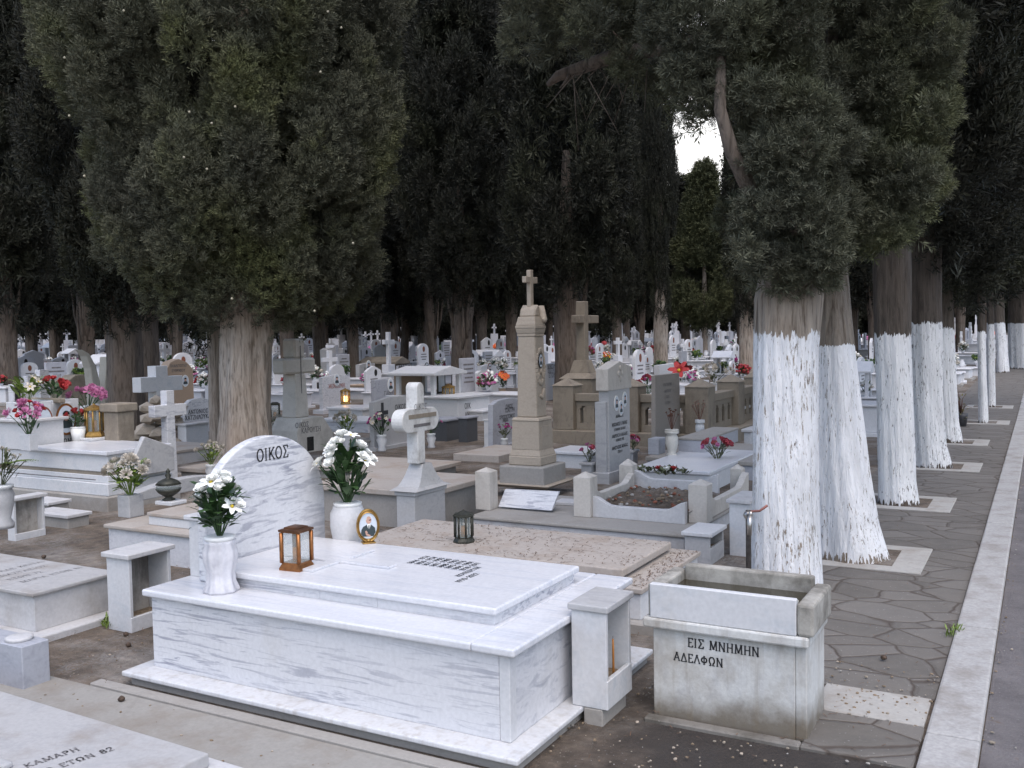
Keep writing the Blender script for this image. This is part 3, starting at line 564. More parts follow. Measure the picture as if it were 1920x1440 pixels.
for k in range(9):
    a = random.uniform(-.5, .9); L = random.uniform(.2, .3)
    for j in range(16):
        t = j/16; c = Vector((math.cos(a)*L*t, math.sin(a)*L*t, .12+.16*t-.12*t*t))
        for sg in (-1, 1): petal(mb, c, (math.cos(a)*.6-sg*math.sin(a), math.sin(a)*.6+sg*math.cos(a), .1), (0, 0, 1), .055*(1.1-t), .007, LEAF2, 0)
f = mb.build('fern'); f.parent = o
# slab at the bottom left corner
P = at(392, 1412, .16); o = thing('slab_grave', 'weathered slab grave with engraved lettering in the bottom left corner', 'grave', (P[0]-.7, P[1]-.5, 0)); a = -.035
rot = Rz(a)
def rbox(mb, x0, x1, y0, y1, z0, z1, m, bev, seg=2):
    k = len(mb.v); mb.box(x0, x1, y0, y1, z0, z1, m, bev, seg)
    for i in range(k, len(mb.v)):
        q = Vector(mb.v[i]); w = rot@Vector((q.x, q.y, 0)); mb.v[i] = (w.x+P[0], w.y+P[1], q.z)
mb = MB(); rbox(mb, -2.3, 0, -1.0, 0, .11, .16, LS, .006); L = mb.build('lid', o)
mb = MB(); rbox(mb, -2.4, .16, -1.2, .06, -.02, .1095, MWD, .008); mb.build('plinth', o)
mb = MB()
for s, q in (('ΚΑΜΑΡΗ', (50, 1440)), ('Ο ΕΤΩΝ 82', (88, 1449))):
    w = at(q[0], q[1], .16); d = Vector((at(196, 1392, .16)-at(50, 1440, .16))); d.z = 0; d.normalize(); text(mb, s, w, d, (-d.y, d.x, 0), .034, LETG, .1, .16)
mb.build('lettering', L)
mb = MB(); w = at(22, 1432, .16); mb.box(w[0]-.2, w[0]+.03, w[1]-.05, w[1]-.01, .1605, .18, MGL, .006, 2, rot); mb.build('moulding', o)
x0, x1, y0, y1, z, zt = cbox((44, 1299), -70, 60, 1214); o = thing('marble_post', 'squat blue grey marble post at left edge behind the corner slab', 'post', ((x0+x1)/2, (y0+y1)/2, z)); mb = MB(); mb.box(x0, x1, y0, y0+.14, z, zt, MG, .004); mb.build('block', o); mb = MB(); mb.lathe(x1-.12, y0+.07, [(zt+.0005, .06), (zt+.015, .062), (zt+.018, .05)], MWD, 24); mb.build('disc', o)
# small steps behind the left slab
for n, lx, rx, ty, lb in (((128, 992), 60, 168, 966, 'low worn stone step between slab grave and big white tomb'), ((92, 972), 50, 130, 942, 'upper grey stone block behind the left lamp box')):
    x0, x1, y0, y1, z, zt = cbox(n, lx, rx, ty); mb = MB(); mb.box(x0, x1, y0, y1, z-.02, zt-.03, MCC, .006); mb.box(x0-.02, x1+.02, y0-.02, y1+.02, zt-.03, zt, MWD, .006, 2); single(mb, 'stone_step', lb, 'step', ((x0+x1)/2, (y0+y1)/2, z))
# little weeds and cones on the ground
mb = MB()
for px, py in ((200, 1172), (205, 1176), (1793, 1186), (1786, 1192), (196, 1168)):
    P = at(px, py, .01)
    for k in range(14):
        a = random.uniform(0, 6.28); petal(mb, (P[0]+random.uniform(-.03, .03), P[1]+random.uniform(-.03, .03), 0), (math.cos(a)*.5, math.sin(a)*.5, 1), (0, 0, 1), random.uniform(.03, .08), .004, LEAF2, -.2)
kind(mb.build('weeds'), 'stuff')
CONE = plain('brown cypress cone', (.07, .045, .03), .8, 0, .5, 80)
CONES = [((82, 1047, slabtop), 'dark cypress cone lying on the left slab grave'), ((228, 1315, .012), 'dark cypress cone on the concrete strip before the tomb'), ((241, 1213, .0), 'brown cypress cone on soil beside the white tomb'), ((236, 1193, .0), 'brown cypress cone near the foot of the soot stained lamp box'), ((1657, 1237, .012), 'round dark cone on the pale cement beside the trough')]
for (px, py, z), lb in CONES:
    P = at(px, py, z); mb = MB(); mb.ball((P[0], P[1], z+.012), .015, CONE, 1, 1, .9, 2, .12); single(mb, 'cypress_cone', lb, 'cone', (P[0], P[1], z), 'fallen cypress cones')
# ------------------------------------------------------------------ generic stones facing the foot of the grave (+X)
def headstone(label, pts, th, mat, basepx=None, z0=None, group=None, oval=None, lines=(), cross=None, cat='headstone', name='headstone', bev=.006, foot=None, letter=LET, d=None, extra=None, lh=.04):
    """pts: outline of the +X face in photo pixels; basepx: the pixel where it meets the ground"""
    bp = basepx or pts[0]; P = at(bp[0], bp[1], z0) if z0 is not None else atg(*bp)
    X = P[0]; W = [onX(px, py, X) for px, py in pts]; loc = (X-th/2, sum(w[1] for w in W)/len(W), P[2])
    W = [(X, w[1], max(w[2], P[2]) if i > 1 else P[2]-.01) for i, w in enumerate(W)]
    o = thing(name, label, cat, loc, group); mb = MB(); mb.prism(W, (-th, 0, 0), mat, bev, 2); b = mb.build('slab', o)
    ys = [w[1] for w in W]; zs = [w[2] for w in W]; yc = (min(ys)+max(ys))/2; wd = max(ys)-min(ys)
    if oval:
        q = onX(oval[0], oval[1], X); oval_photo(X, q[1], q[2], oval[2], oval[2]*1.35, o, rim=oval[3] if len(oval) > 3 else None)
    if lines:
        mb = MB()
        for s, px, py, h in lines:
            q = onX(px, py, X); text(mb, s, (X, q[1], q[2]), (0, 1, 0), (0, 0, 1), h, letter, .1, .12, 'c')
        mb.build('lettering', b); OFF_fix(b)
    if cross:
        q = onX(cross[0], cross[1], X); h = cross[2]; mb = MB(); m = cross[3] if len(cross) > 3 else LET
        mb.box(X, X+.008, q[1]-h*.07, q[1]+h*.07, q[2]-h*.5, q[2]+h*.5, m, .002); mb.box(X, X+.0075, q[1]-h*.32, q[1]-h*.0705, q[2]+h*.08, q[2]+h*.22, m, .002); mb.box(X, X+.0075, q[1]+h*.0705, q[1]+h*.32, q[2]+h*.08, q[2]+h*.22, m, .002); mb.build('relief_cross', b)
    if foot:
        mb = MB(); mb.box(X-th-foot, X+foot, min(ys)-foot, max(ys)+foot, P[2]-.3, P[2]+foot*.9, mat, .006, 2); mb.build('foot', o)
    return o, X, yc, wd, P[2], max(zs)
def OFF_fix(o): pass
def stone_box(label, n, lx, rx, ty, mat, name='grave', cat='grave', lid=None, lidt=.04, over=.03, z0=None, group=None, niche=None, steps=0, sink=.3):
    x0, x1, y0, y1, z, zt = cbox(n, lx, rx, ty, z0); o = thing(name, label, cat, ((x0+x1)/2, (y0+y1)/2, z), group); lt = lidt if lid else 0
    mb = MB(); mb.box(x0, x1, y0, y1, z-sink, zt-lt, mat, .006, 2); mb.build('body', o)
    if lid: mb = MB(); mb.box(x0-over, x1+over, y0-over, y1+over, zt-lt+.0005, zt, lid, .008, 2); mb.build('lid', o)
    if niche: mb = MB(); mb.box(x1+.001, x1+.004, y0+(y1-y0)*.2, y0+(y1-y0)*.85, z+.02, z+(zt-z)*.75, BLK, 0); mb.build('niche', o)  # flat black plate, the opening's shade is painted
    return o, (x0, x1, y0, y1, z, zt)
def cross_thing(label, X, yc, z0, h, mat, aw=None, t=.10, w=.10, arm=None, az=.68, group=None, taper=0., name='stone_cross', ah=None, round_=False):
    """latin cross facing +X, height h, arm span aw"""
    aw = aw or h*.55; ah = ah or w; o = thing(name, label, 'cross', (X, yc, z0), group); za = z0+h*az
    mb = MB(); wb = w*(1+taper)
    pts = [(X+t/2, yc-wb/2, z0-.02), (X+t/2, yc+wb/2, z0-.02), (X+t/2, yc+w/2, za-ah/2), (X+t/2, yc+aw/2, za-ah/2), (X+t/2, yc+aw/2, za+ah/2), (X+t/2, yc+w/2, za+ah/2), (X+t/2, yc+w/2, z0+h), (X+t/2, yc-w/2, z0+h), (X+t/2, yc-w/2, za+ah/2), (X+t/2, yc-aw/2, za+ah/2), (X+t/2, yc-aw/2, za-ah/2), (X+t/2, yc-w/2, za-ah/2)]
    if round_:
        def hc(cy, cz, r, a0, a1): return [(X+t/2, cy+r*math.cos(math.radians(a0+(a1-a0)*i/12)), cz+r*math.sin(math.radians(a0+(a1-a0)*i/12))) for i in range(13)]
        r = ah/2; pts = pts[:3]+hc(yc+aw/2-r, za, r*1.25, -90+37, 90-37)+[pts[5]]+hc(yc, z0+h-w/2, w/2, 0, 180)+[pts[8]]+hc(yc-aw/2+r, za, r*1.25, 90+37, 270-37)+[pts[11]]
    mb.prism(pts, (-t, 0, 0), mat, .006, 2); mb.build('shaft', o); return o
# ---- white cross with rounded arms on a flared pedestal
P0 = atg(779, 1014); x0, x1, y0, y1, z, zt = cbox((779, 1014), 745, 836, 922)
cx, cyy = (x0+x1)/2, (y0+y1)/2
o = thing('stone_cross', 'white painted cross with rounded arms on a flared grey marble pedestal', 'cross', (cx, cyy, z)); a, b = (x1-x0)/2, (y1-y0)/2
mb = MB(); mb.box(x0, x1, y0, y1, z-.05, zt-.04, MGL, .004); mb.frus(cx, cyy, zt-.0395, zt, a+.012, b+.012, a+.012, b+.012, MGL); mb.build('pedestal', o)
zc = zfor(868, cx, cyy); ws = .10
mb = MB(); n = 8
for i in range(n):
    t0, t1 = i/n, (i+1)/n; f = lambda t: 1-t**.45; A = lambda t: .066+(a+.04-.066)*f(t); B = lambda t: ws/2+.01+(b+.04-ws/2-.01)*f(t)
    mb.frus(cx, cyy, zt+.0005+(zc-zt)*t0, zt+.0005+(zc-zt)*t1-.0004, A(t0), B(t0), A(t1), B(t1), MGL, 0)
mb.build('flared_cap', o)
X = cx+.055; zl, zu = onX(770, 812, X)[2], onX(770, 768, X)[2]; zb2 = onX(785, 870, X)[2]; ztop = onX(786, 717, X)[2]; yl, yr = onX(754, 790, X)[1], onX(823, 780, X)[1]
PWH = stone('chipped white painted stone', (.66, .655, .64), (.5, .49, .47), (2, 3, 3), (0, 0, 0), .4, .42, (.16, .135, .11), .75, 7)
yc = (yl+yr)/2; aw = yr-yl; h = ztop-zb2; za = (zl+zu)/2; ah = zu-zl
hc = lambda cy, cz, r, a0, a1: [(X, cy+r*math.cos(math.radians(a0+(a1-a0)*i/12)), cz+r*math.sin(math.radians(a0+(a1-a0)*i/12))) for i in range(13)]
r = ah/2
pts = [(X, yc-ws/2, zb2), (X, yc+ws/2, zb2), (X, yc+ws/2, zl)]+hc(yc+aw/2-r, za, r, -90, 90)+[(X, yc+ws/2, zu)]+hc(yc, ztop-ws/2, ws/2, 0, 180)+[(X, yc-ws/2, zu)]+hc(yc-aw/2+r, za, r, 90, 270)+[(X, yc-ws/2, zl)]
mb = MB(); mb.prism(pts, (-.11, 0, 0), PWH, .006, 2); C = mb.build('cross', o)
mb = MB(); mb.box(X, X+.003, yc-aw*.33, yc+aw*.42, za+.015, za+.05, MSD, .001); mb.build('inscription_band', C); mb = MB(); mb.box(X, X+.003, yc-aw*.2, yc+aw*.25, za-.055, za-.03, LETG, .001); mb.build('inscription_band', C); mb = MB(); text(mb, 'ΟΙΚΟΣ', (X, yc, za+.085), (0, 1, 0), (0, 0, 1), .045, LETG, .08, .14, 'c'); mb.build('lettering', C)
# ---- dusty beige slab grave behind the white tomb
zs = .30; A = at(1168, 1068, zs); B = at(1259, 1015, zs); Lf = at(860, 990, zs)
xr, ya, yb = A[0], A[1], bis(lambda y: pr(A[0], y, zs)[0]-1259, A[1], A[1]+3); xl = -2.2
o = thing('slab_grave', 'dusty beige slab grave strewn with brown needles behind the white tomb', 'grave', ((xl+xr)/2, (ya+yb)/2, 0))
SPO = MB(); SPO.box(xl, xr, ya, yb, zs-.045, zs, MSP, .008, 2); SPo = SPO.build('lid', o)
zb3 = .235; xb = at(1198, 1109, zb3)[0]
mb = MB(); mb.box(xl-.1, xb, ya-.12, yb+.1, zb3-.03, zb3, MSP, .006, 2); mb.box(xl-.08, xb-.02, ya-.1, yb+.08, zb3-.0305, zs-.046, MSP, 0) if False else None; mb.build('surround', o)
mb = MB(); mb.box(xl-.08, xb-.015, ya-.10, yb+.08, .06, zb3-.0305, MW, .003); mb.build('side_panel', o)
mb = MB(); mb.box(xl-.1, xb+.12, ya-.16, yb+.1, -.05, .0595, MCC, .01); mb.build('plinth', o)
P = at(870, 1016, zs); zt = zfor(955, P[0], P[1])-zs
lantern('dark bronze octagonal lantern at the edge of the dusty beige slab', (P[0], P[1], zs), .13, zt, BRZ, BRZ, octo=True)
mb = MB()
NEED = plain('dry brown cypress litter', (.125, .075, .048), .9, 0, .5, 50)
for k in range(1500):
    u_, v_ = random.random(), random.random(); dens = .5+.5*math.sin(9*u_+2.3)*math.sin(11*v_+1)+.25*math.sin(31*u_)*math.sin(27*v_)
    if random.random() > dens*.8+.15: continue
    x, y = xl+(xr-xl)*u_, ya+(yb-ya)*v_; a = random.uniform(0, 6.28); L = random.uniform(.004, .017); w = random.uniform(.001, .0024); c, s = math.cos(a), math.sin(a); zz = zs+.002
    mb.add([(x-c*L+s*w, y-s*L-c*w, zz), (x+c*L+s*w, y+s*L-c*w, zz+.003), (x+c*L-s*w, y+s*L+c*w, zz+.003), (x-c*L-s*w, y-s*L+c*w, zz)], [[0, 1, 2, 3]], NEED)
for k in range(260):
    x, y = random.uniform(xr+.01, xb-.01), random.uniform(ya-.1, yb+.08); a = random.uniform(0, 6.28); L = random.uniform(.004, .016); w = .0018; c, s = math.cos(a), math.sin(a); zz = zb3+.002
    mb.add([(x-c*L+s*w, y-s*L-c*w, zz), (x+c*L+s*w, y+s*L-c*w, zz+.004), (x+c*L-s*w, y+s*L+c*w, zz+.004), (x-c*L-s*w, y-s*L+c*w, zz)], [[0, 1, 2, 3]], NEED)
for k in range(800):
    x, y = random.choice([(random.uniform(-3, -2.1), random.uniform(-.2, .8)), (random.uniform(-.2, 1.2), random.uniform(-.2, 2.5)), (random.uniform(.1, 1.3), random.uniform(1.4, 9)), (random.uniform(-4, -2.6), random.uniform(.5, 4))]); a = random.uniform(0, 6.28); L = random.uniform(.004, .016); w = .0016; c, s = math.cos(a), math.sin(a); zz = .018
    mb.add([(x-c*L+s*w, y-s*L-c*w, zz), (x+c*L+s*w, y+s*L-c*w, zz+.004), (x+c*L-s*w, y+s*L+c*w, zz+.004), (x-c*L-s*w, y-s*L+c*w, zz)], [[0, 1, 2, 3]], NEED)
kind(mb.build('fallen_needles'), 'stuff')
# ---- post and kerb enclosure with the obelisk
px0, px1, py0, py1, z, zp = cbox((1283, 1034), 885, 1369, 1002)
o = thing('grave_enclosure', 'marble enclosure of pointed posts and scalloped kerbs round a soil bed', 'enclosure', ((px0+px1)/2, (py0+py1)/2, 0))
mb = MB(); mb.box(px0, px1, py0, py1, -.05, zp-.025, MWD, .006); mb.box(px0-.02, px1+.02, py0-.02, py1+.02, zp-.0245, zp, MCC, .008, 2); mb.build('platform', o)
EN = stone('warm veined marble', (.55, .51, .46), (.33, .29, .25), (1.5, 5, 1.2), (.5, .2, .2), .7, .3, (.25, .2, .15), .6)
posts = []
for n, lx, rx, ty, ap in (((920, 957), 893, 933, 886, 876), ((1110, 970), 1078, 1119, 896, 884), ((1324, 984), 1289, 1338, 912, 898), ((1185, 932), 1160, 1197, 874, 860), ((1388, 932), 1366, 1400, 882, 870)):
    x0, x1, y0, y1, z, zt = cbox(n, lx, rx, ty, zp); cxx, cy2 = (x0+x1)/2, (y0+y1)/2; hw = min(.075, max((x1-x0)/2, .05)); ap_z = zfor(ap, cxx, cy2)
    mb = MB(); mb.box(cxx-hw, cxx+hw, cy2-hw, cy2+hw, zp+.0005, zt, EN, .004); mb.frus(cxx, cy2, zt+.0003, max(ap_z, zt+.03), hw, hw, .002, .002, EN, 0); mb.build('post', o); posts.append((cxx, cy2, hw))
def scallop(p, q, name, h0, h1, alongx):
    (ax, ay, ah_), (bx, by, bh_) = p, q; n = 16; top = []; 
    for i in range(n+1):
        t = i/n; e = min(t, 1-t)/.22; e = min(1, e); top.append((t, h1+(h0-h1)*(.5+.5*math.cos(math.pi*e))))
    if alongx: P_ = [(ax+ah_+(bx-bh_-ax-ah_)*t, ay-.03) for t, _ in top]; ext = (0, .06, 0)
    else: P_ = [(ax-.03, ay+ah_+(by-bh_-ay-ah_)*t) for t, _ in top]; ext = (.06, 0, 0)
    pts = [(P_[0][0], P_[0][1], zp+.0005), (P_[-1][0], P_[-1][1], zp+.0005)]+[(P_[i][0], P_[i][1], zp+top[i][1]) for i in range(n, -1, -1)]
    mb = MB(); mb.prism(pts, ext, MWD if alongx else EN, .003); mb.build(name, o)
scallop(posts[1], posts[2], 'scalloped_kerb', .17, .10, True); scallop(posts[3], posts[4], 'scalloped_kerb', .24, .17, True); scallop(posts[1], posts[3], 'scalloped_kerb', .22, .15, False); scallop(posts[2], posts[4], 'scalloped_kerb', .22, .12, False)
xa, xb_ = posts[1][0]+.04, posts[2][0]-.04; ya_, yb_ = posts[1][1]+.035, posts[3][1]-.035
mb = MB(); nx_, ny_ = 26, 14; V = [(xa+(xb_-xa)*i/nx_, ya_+(yb_-ya_)*j/ny_, zp+.085+random.uniform(-.012, .02)) for j in range(ny_+1) for i in range(nx_+1)]
mb.add(V, [[j*(nx_+1)+i, j*(nx_+1)+i+1, (j+1)*(nx_+1)+i+1, (j+1)*(nx_+1)+i] for j in range(ny_) for i in range(nx_)], SOIL); 
for k in range(70): mb.ball((random.uniform(xa, xb_), random.uniform(ya_, yb_), zp+.10), random.uniform(.008, .022), random.choice([SAND, BRN, MCC]), 1, 1, .7, 1, .25)
mb.build('soil_bed', o)
q0, q1, q2, q3 = [onY(a_, b_, posts[0][1]+.04) for a_, b_ in ((934, 950), (1034, 958), (1036, 926), (934, 921))]
mb = MB(); mb.prism([q0, q1, q2+np.array([0, .12, 0]), q3+np.array([0, .12, 0])], (0, .03, 0), MX, .003); single(mb, 'loose_slab', 'fallen white marble slab leaning on the steps of the obelisk', 'slab', (q0[0], q0[1], q0[2]))
q = at(1080, 950, zp); mb = MB(); mb.box(q[0]-.22, q[0]-.01, q[1], q[1]+.2, zp+.001, zp+.03, MWD, .004, 1, Rz(.12)); single(mb, 'loose_slab', 'small broken slab lying flat beside the second pointed post', 'slab', (q[0]-.1, q[1]+.1, zp))
q = onY(884, 905, posts[0][1]+.1); mb = MB(); qa = [onY(a_, b_, posts[0][1]+.3) for a_, b_ in ((861, 938), (868, 939), (892, 908), (890, 903))]; mb.prism(qa, (0, .3, 0), MWD, .003); single(mb, 'loose_slab', 'stained loose slab propped left of the first pointed post', 'slab', qa[0])
# obelisk
bx0, bx1, by0, by1, z, _z = cbox((1004, 876), 956, 1041, 845, .30)
oc = ((bx0+bx1)/2, (by0+by1)/2); hb = .5*((bx1-bx0)+(by1-by0))/2; kpx = hb/42.5
def zo(py): return zfor(py, oc[0], oc[1]-hb*.7)
o = thing('obelisk', 'tall sandy stone obelisk with carved wreath and a cross on top', 'obelisk', (oc[0], oc[1], zp))
lv = [zp, zo(903), zo(872), zo(843), zo(790), zo(783), zo(631), zo(600)]
mb = MB(); mb.frus(oc[0], oc[1], lv[0], lv[1]-.04, hb*1.85, hb*1.85, hb*1.6, hb*1.6, MS); mb.box(oc[0]-hb*1.38, oc[0]+hb*1.38, oc[1]-hb*1.38, oc[1]+hb*1.38, lv[1]-.0395, lv[2], MCC, .012, 2); mb.build('steps', o)
mb = MB(); mb.box(oc[0]-hb, oc[0]+hb, oc[1]-hb, oc[1]+hb, lv[2]+.0005, lv[2]+(lv[3]-lv[2])*.6, MS, .01); mb.frus(oc[0], oc[1], lv[2]+(lv[3]-lv[2])*.6+.0005, lv[3], hb*.97, hb*.97, hb*.86, hb*.86, MS); mb.frus(oc[0], oc[1], lv[3]+.0004, lv[4], hb*.86, hb*.86, hb*.82, hb*.82, MS); mb.frus(oc[0], oc[1], lv[4]+.0004, lv[5], hb*.87, hb*.87, hb*.8, hb*.8, MS, .01); mb.build('die', o)
mb = MB(); mb.box(oc[0]+hb*.845, oc[0]+hb*.875, oc[1]-hb*.6, oc[1]+hb*.6, lv[3]+.03, lv[4]-.05, MS, .004); mb.build('panel', o)
s0, s1 = hb*.62, hb*.54
mb = MB(); mb.frus(oc[0], oc[1], lv[5]+.0004, lv[6], s0, s0, s1, s1, MS, .01); SH = mb.build('shaft', o)
mb = MB(); zz = lv[6]
for dz, k0, k1 in ((.03, 1.04, 1.04), (.05, 1.06, 1.16), (.03, 1.18, 1.18), (.09, 1.15, .95)):
    mb.frus(oc[0], oc[1], zz+.0004, zz+dz, s1*k0, s1*k0, s1*k1, s1*k1, MS, .005); zz += dz
mb.build('capital', o)
zc = zo(570); mb = MB(); mb.prism([(oc[0]-s1*.9, oc[1]-s1*.8, zz+.0005), (oc[0]-s1*.9, oc[1]+s1*.8, zz+.0005), (oc[0]-s1*.9, oc[1]+s1*.55, zc-.05), (oc[0]-s1*.9, oc[1], zc), (oc[0]-s1*.9, oc[1]-s1*.55, zc-.05)], (s1*1.8, 0, 0), MS, .012)
for k in range(5): mb.tube([(oc[0]+s1*(.6+.1*k), oc[1]+s1*.5, zc-.02), (oc[0]+s1*(.95+.06*k), oc[1]+s1*.75, zc-.16), (oc[0]+s1*1.2, oc[1]+s1*(.95-.1*k), zz-.05)], [.03, .035, .03], MS, 8)
mb.build('draped_top', o)
mb = MB(); ch = zo(505)-zc; w = .05
for q in ((oc[0]-w/2, oc[0]+w/2, oc[1]-w*.6, oc[1]+w*.6, zc-.03, zc+ch), ): mb.box(*q, MS, .006)
mb.box(oc[0]-w/2+.001, oc[0]+w/2-.001, oc[1]-.125, oc[1]-w*.605, zc+ch*.62, zc+ch*.8, MS, .005); mb.box(oc[0]-w/2+.001, oc[0]+w/2-.001, oc[1]+w*.605, oc[1]+.125, zc+ch*.62, zc+ch*.8, MS, .005); mb.build('cross', o)
mb = MB()   # wreath in relief on the +X face
def shx(z_): t = (z_-lv[5])/(lv[6]-lv[5]); return oc[0]+s0+(s1-s0)*t
zw = zo(688)
for k in range(26):
    a = 2*math.pi*k/26; r1, r2 = .085, .17; y_, z_ = oc[1]+r1*math.cos(a), zw+r2*math.sin(a); mb.ball((shx(z_)+.004, y_, z_), .024, MS, .5, 1, 1.2, 1, .1)
for k in range(5):
    a = math.pi/2+k*2*math.pi/5; mb.ball((shx(zo(705))+.004, oc[1]+.045*math.cos(a), zo(708)+.06*math.sin(a)), .03, MS, .5, .7, 1.3, 1)
mb.tube([(shx(zo(740))+.005, oc[1]-.04, zo(742)), (shx(zo(735))+.005, oc[1], zo(748)), (shx(zo(740))+.005, oc[1]+.05, zo(730))], .018, MS, 6); mb.build('wreath', SH)
q = zo(677); oval_photo(shx(q)+.002, oc[1]-.01, q, .045, .075, SH, 'portrait', BLK)
# ---- wide stepped grave behind the white cross
stone_box('lower step of the wide weathered grave behind the white rounded cross', (800, 995), 590, 912, 922, MCC, 'grave_step', 'grave step', MSP, .05, .04)
stone_box('upper slab of the wide weathered grave behind the white rounded cross', (772, 908), 585, 855, 884, MCC, 'slab_grave', 'grave', MSP, .05, .05)
# ---- stele with three portraits
x0, x1, y0, y1, z, zt = cbox((1141, 897), 1113, 1184, 692, .06)
o = thing('stele', 'tall grey stele with gabled top and three oval portraits', 'headstone', ((x0+x1)/2, (y0+y1)/2, 0)); pk = zfor(677, x1, (y0+y1)/2)
mb = MB(); zs_ = z+(zt-z)*.80
mb.box(x0+.03, x1-.02, y0-.012, y1+.012, -.1, zs_-.12, MGL, .004); mb.box(x0+.06, x1, y0+.03, y1-.03, -.1, zs_, MGL, .003); mb.box(x0-.01, x1+.02, y0-.03, y1+.03, -.1, .12, MGL, .006); mb.build('slab', o)
mb = MB(); pts = [(x1+.012, y0-.005, zs_+.0005), (x1+.012, y1+.005, zs_+.0005), (x1+.012, y1+.005, zt), (x1+.012, (y0+y1)/2, pk), (x1+.012, y0-.005, zt)]; mb.prism(pts, (x0-x1+.03, 0, 0), EN, .006, 2); G = mb.build('gable', o)
mb = MB(); yc_ = (y0+y1)/2; zz = zt-.06
for k in range(4): a = k*math.pi/2; mb.ball((x1+.014, yc_+.05*math.cos(a), zz+.06*math.sin(a)), .035, EN, .4, 1, 1, 1)
mb.build('rosette', G)
W = y1-y0
for dy, pz in ((-.16*W, 755), (.03*W, 765), (.2*W, 750)): q = zfor(pz, x1, yc_); oval_photo(x1+.001, yc_+dy, q, .06, .085, o)
mb = MB()
for s, pz, h in (('ΑΘΑΝΑΣΙΟΣ', 782, .03), ('ΝΙΚΟΛΑΟΣ Κ ΠΑΠΑΣ', 797, .04), ('ΕΓΕΝΝΗΘΗ ΕΝ ΒΟΛΩ', 806, .026), ('ΑΝΔΡΕΑΣ Μ ΗΛΙΑΔΗΣ', 818, .036), ('ΑΠΕΒΙΩΣΕ 1928', 826, .026), ('ΑΝΑΣΤΑΣΙΟΣ ΜΠΑΚΑΣ', 840, .036), ('ΕΤΩΝ 64', 848, .026)):
    q = zfor(pz, x1, yc_); text(mb, s, (x1, yc_, q), (0, 1, 0), (0, 0, 1), min(h, W*.75/max(6, len(s))*1.15), LET, .12, .1, 'c')
mb.build('lettering', o)
lb = lamp_box('square marble pot with pink flowers left of the three portrait stele', (1108, 897), 1090, 1120, 868, MGL, None, None, open_=False, z0=.06)
bouquet('pink and red roses in the square pot left of the three portrait stele', (lb[0], lb[1], lb[3]), .19, .09, [('rose', PINK, .03, 5), ('rose', DROSE, .03, 3)], LEAFD, 30, None, .05, .012)
lb = lamp_box('square marble pot with pink flowers right of the three portrait stele', (1187, 872), 1177, 1196, 845, MGL, None, None, open_=False, z0=.06)
bouquet('dusty pink roses in the pot just right of the three portrait stele', (lb[0], lb[1], lb[3]), .18, .08, [('rose', PINK, .028, 4), ('rose', DROSE, .03, 3)], LEAFD, 25, None, .05, .012)
# ---- flat white grave with a flower cross behind the enclosure
o, bb = stone_box('flat white grave slab with a flower cross behind the pointed posts', (1330, 925), 1190, 1420, 884, MW, 'slab_grave', 'grave', MXT, .04, .02)
cxx, cy2 = at(1235, 888, bb[5])[:2]; o = thing('flower_cross', 'flower cross of grey green leaves with red blooms on the flat white slab', 'flowers', (cxx, cy2, bb[5])); mb = MB()
for k in range(150):
    if k % 3: p = (cxx+random.uniform(-.3, .3), cy2+random.uniform(-.05, .05))
    else: p = (cxx+.08+random.uniform(-.05, .05), cy2+random.uniform(-.18, .18))
    petal(mb, (p[0], p[1], bb[5]+random.uniform(.0, .04)), (random.uniform(-1, 1), random.uniform(-1, 1), .3), (0, 0, 1), .06, .014, LEAFD, .1)
mb.build('foliage', o)
for k in range(6):
    b = bpy.data.objects.new('bloom', bloom('mum' if k % 2 else 'rose', RED if k < 4 else WHP, .04)); COL.objects.link(b); b.parent = o; b.location = (.05+random.uniform(-.08, .1), random.uniform(-.06, .06), .04)
# ---- platform with the thin leaning stele, vases and red roses
o, bb = stone_box('grey stone platform under the thin leaning stele', (1425, 902), 1214, 1490, 866, MG, 'grave_platform', 'grave', MCC, .05, .02); zp2 = bb[5]
lb, b2 = stone_box('squat grey block at the foot of the thin leaning stele', (1235, 853), 1215, 1248, 823, MG, 'marble_block', 'block', z0=zp2, sink=0)
stone_box('long grey kerb block behind the veined marble vase', (1322, 851), 1272, 1384, 822, MG, 'marble_block', 'block', MCC, .03, .01, z0=zp2, sink=0)
headstone('thin leaning brown grey stele with faded letters beside stone balustrade', [(1229, 823), (1276, 812), (1274, 699), (1229, 704)], .06, stone('brown grey slate', (.27, .245, .22), (.2, .18, .16), (2, 2, 3), (0, 0, 0), .5, .25, (.12, .1, .08), .75), (1229, 825), zp2+.16 if False else zp2, lines=[('ΚΩΝΣΤΑΝΤΙΝΟΣ', 1252, 723, .035), ('ΑΝΑΣΤΑΣΙΟΥ', 1252, 735, .035), ('ΕΛΕΝΗ', 1252, 746, .035), ('ΑΓΓΕΛΟΣ', 1252, 757, .035)], letter=LETG)
VP_ = [(0, .085), (.02, .09), (.045, .06), (.1, .075), (.2, .105), (.3, .10), (.35, .075), (.36, .11), (.40, .115)]
VEIN = stone('black veined white marble', (.62, .60, .55), (.2, .19, .17), (4, 4, 2), (.6, .3, .2), .85, .25, (.25, .22, .18), .5)
P = at(1260, 854, zp2); k = (zfor(808, P[0], P[1])-zp2)/.40
v = vase('marble_vase', 'black veined marble urn in front of the thin leaning stele', (P[0], P[1], zp2), [(a*k, b*k) for a, b in VP_], VEIN, rimmat=VEIN)
bouquet('dead brown stems in the black veined urn before the thin stele', v, .34*k, .13*k, [('rose', DRY, .018, 9)], DRY, 14, None, .03, .005)
P = at(1308, 828, zp2); 
v = vase('marble_vase', 'white marble urn right of the thin leaning stele', (P[0], P[1]+.1, zp2+.03), [(a*k*.8, b*k*.8) for a, b in VP_], MW, rimmat=MW)
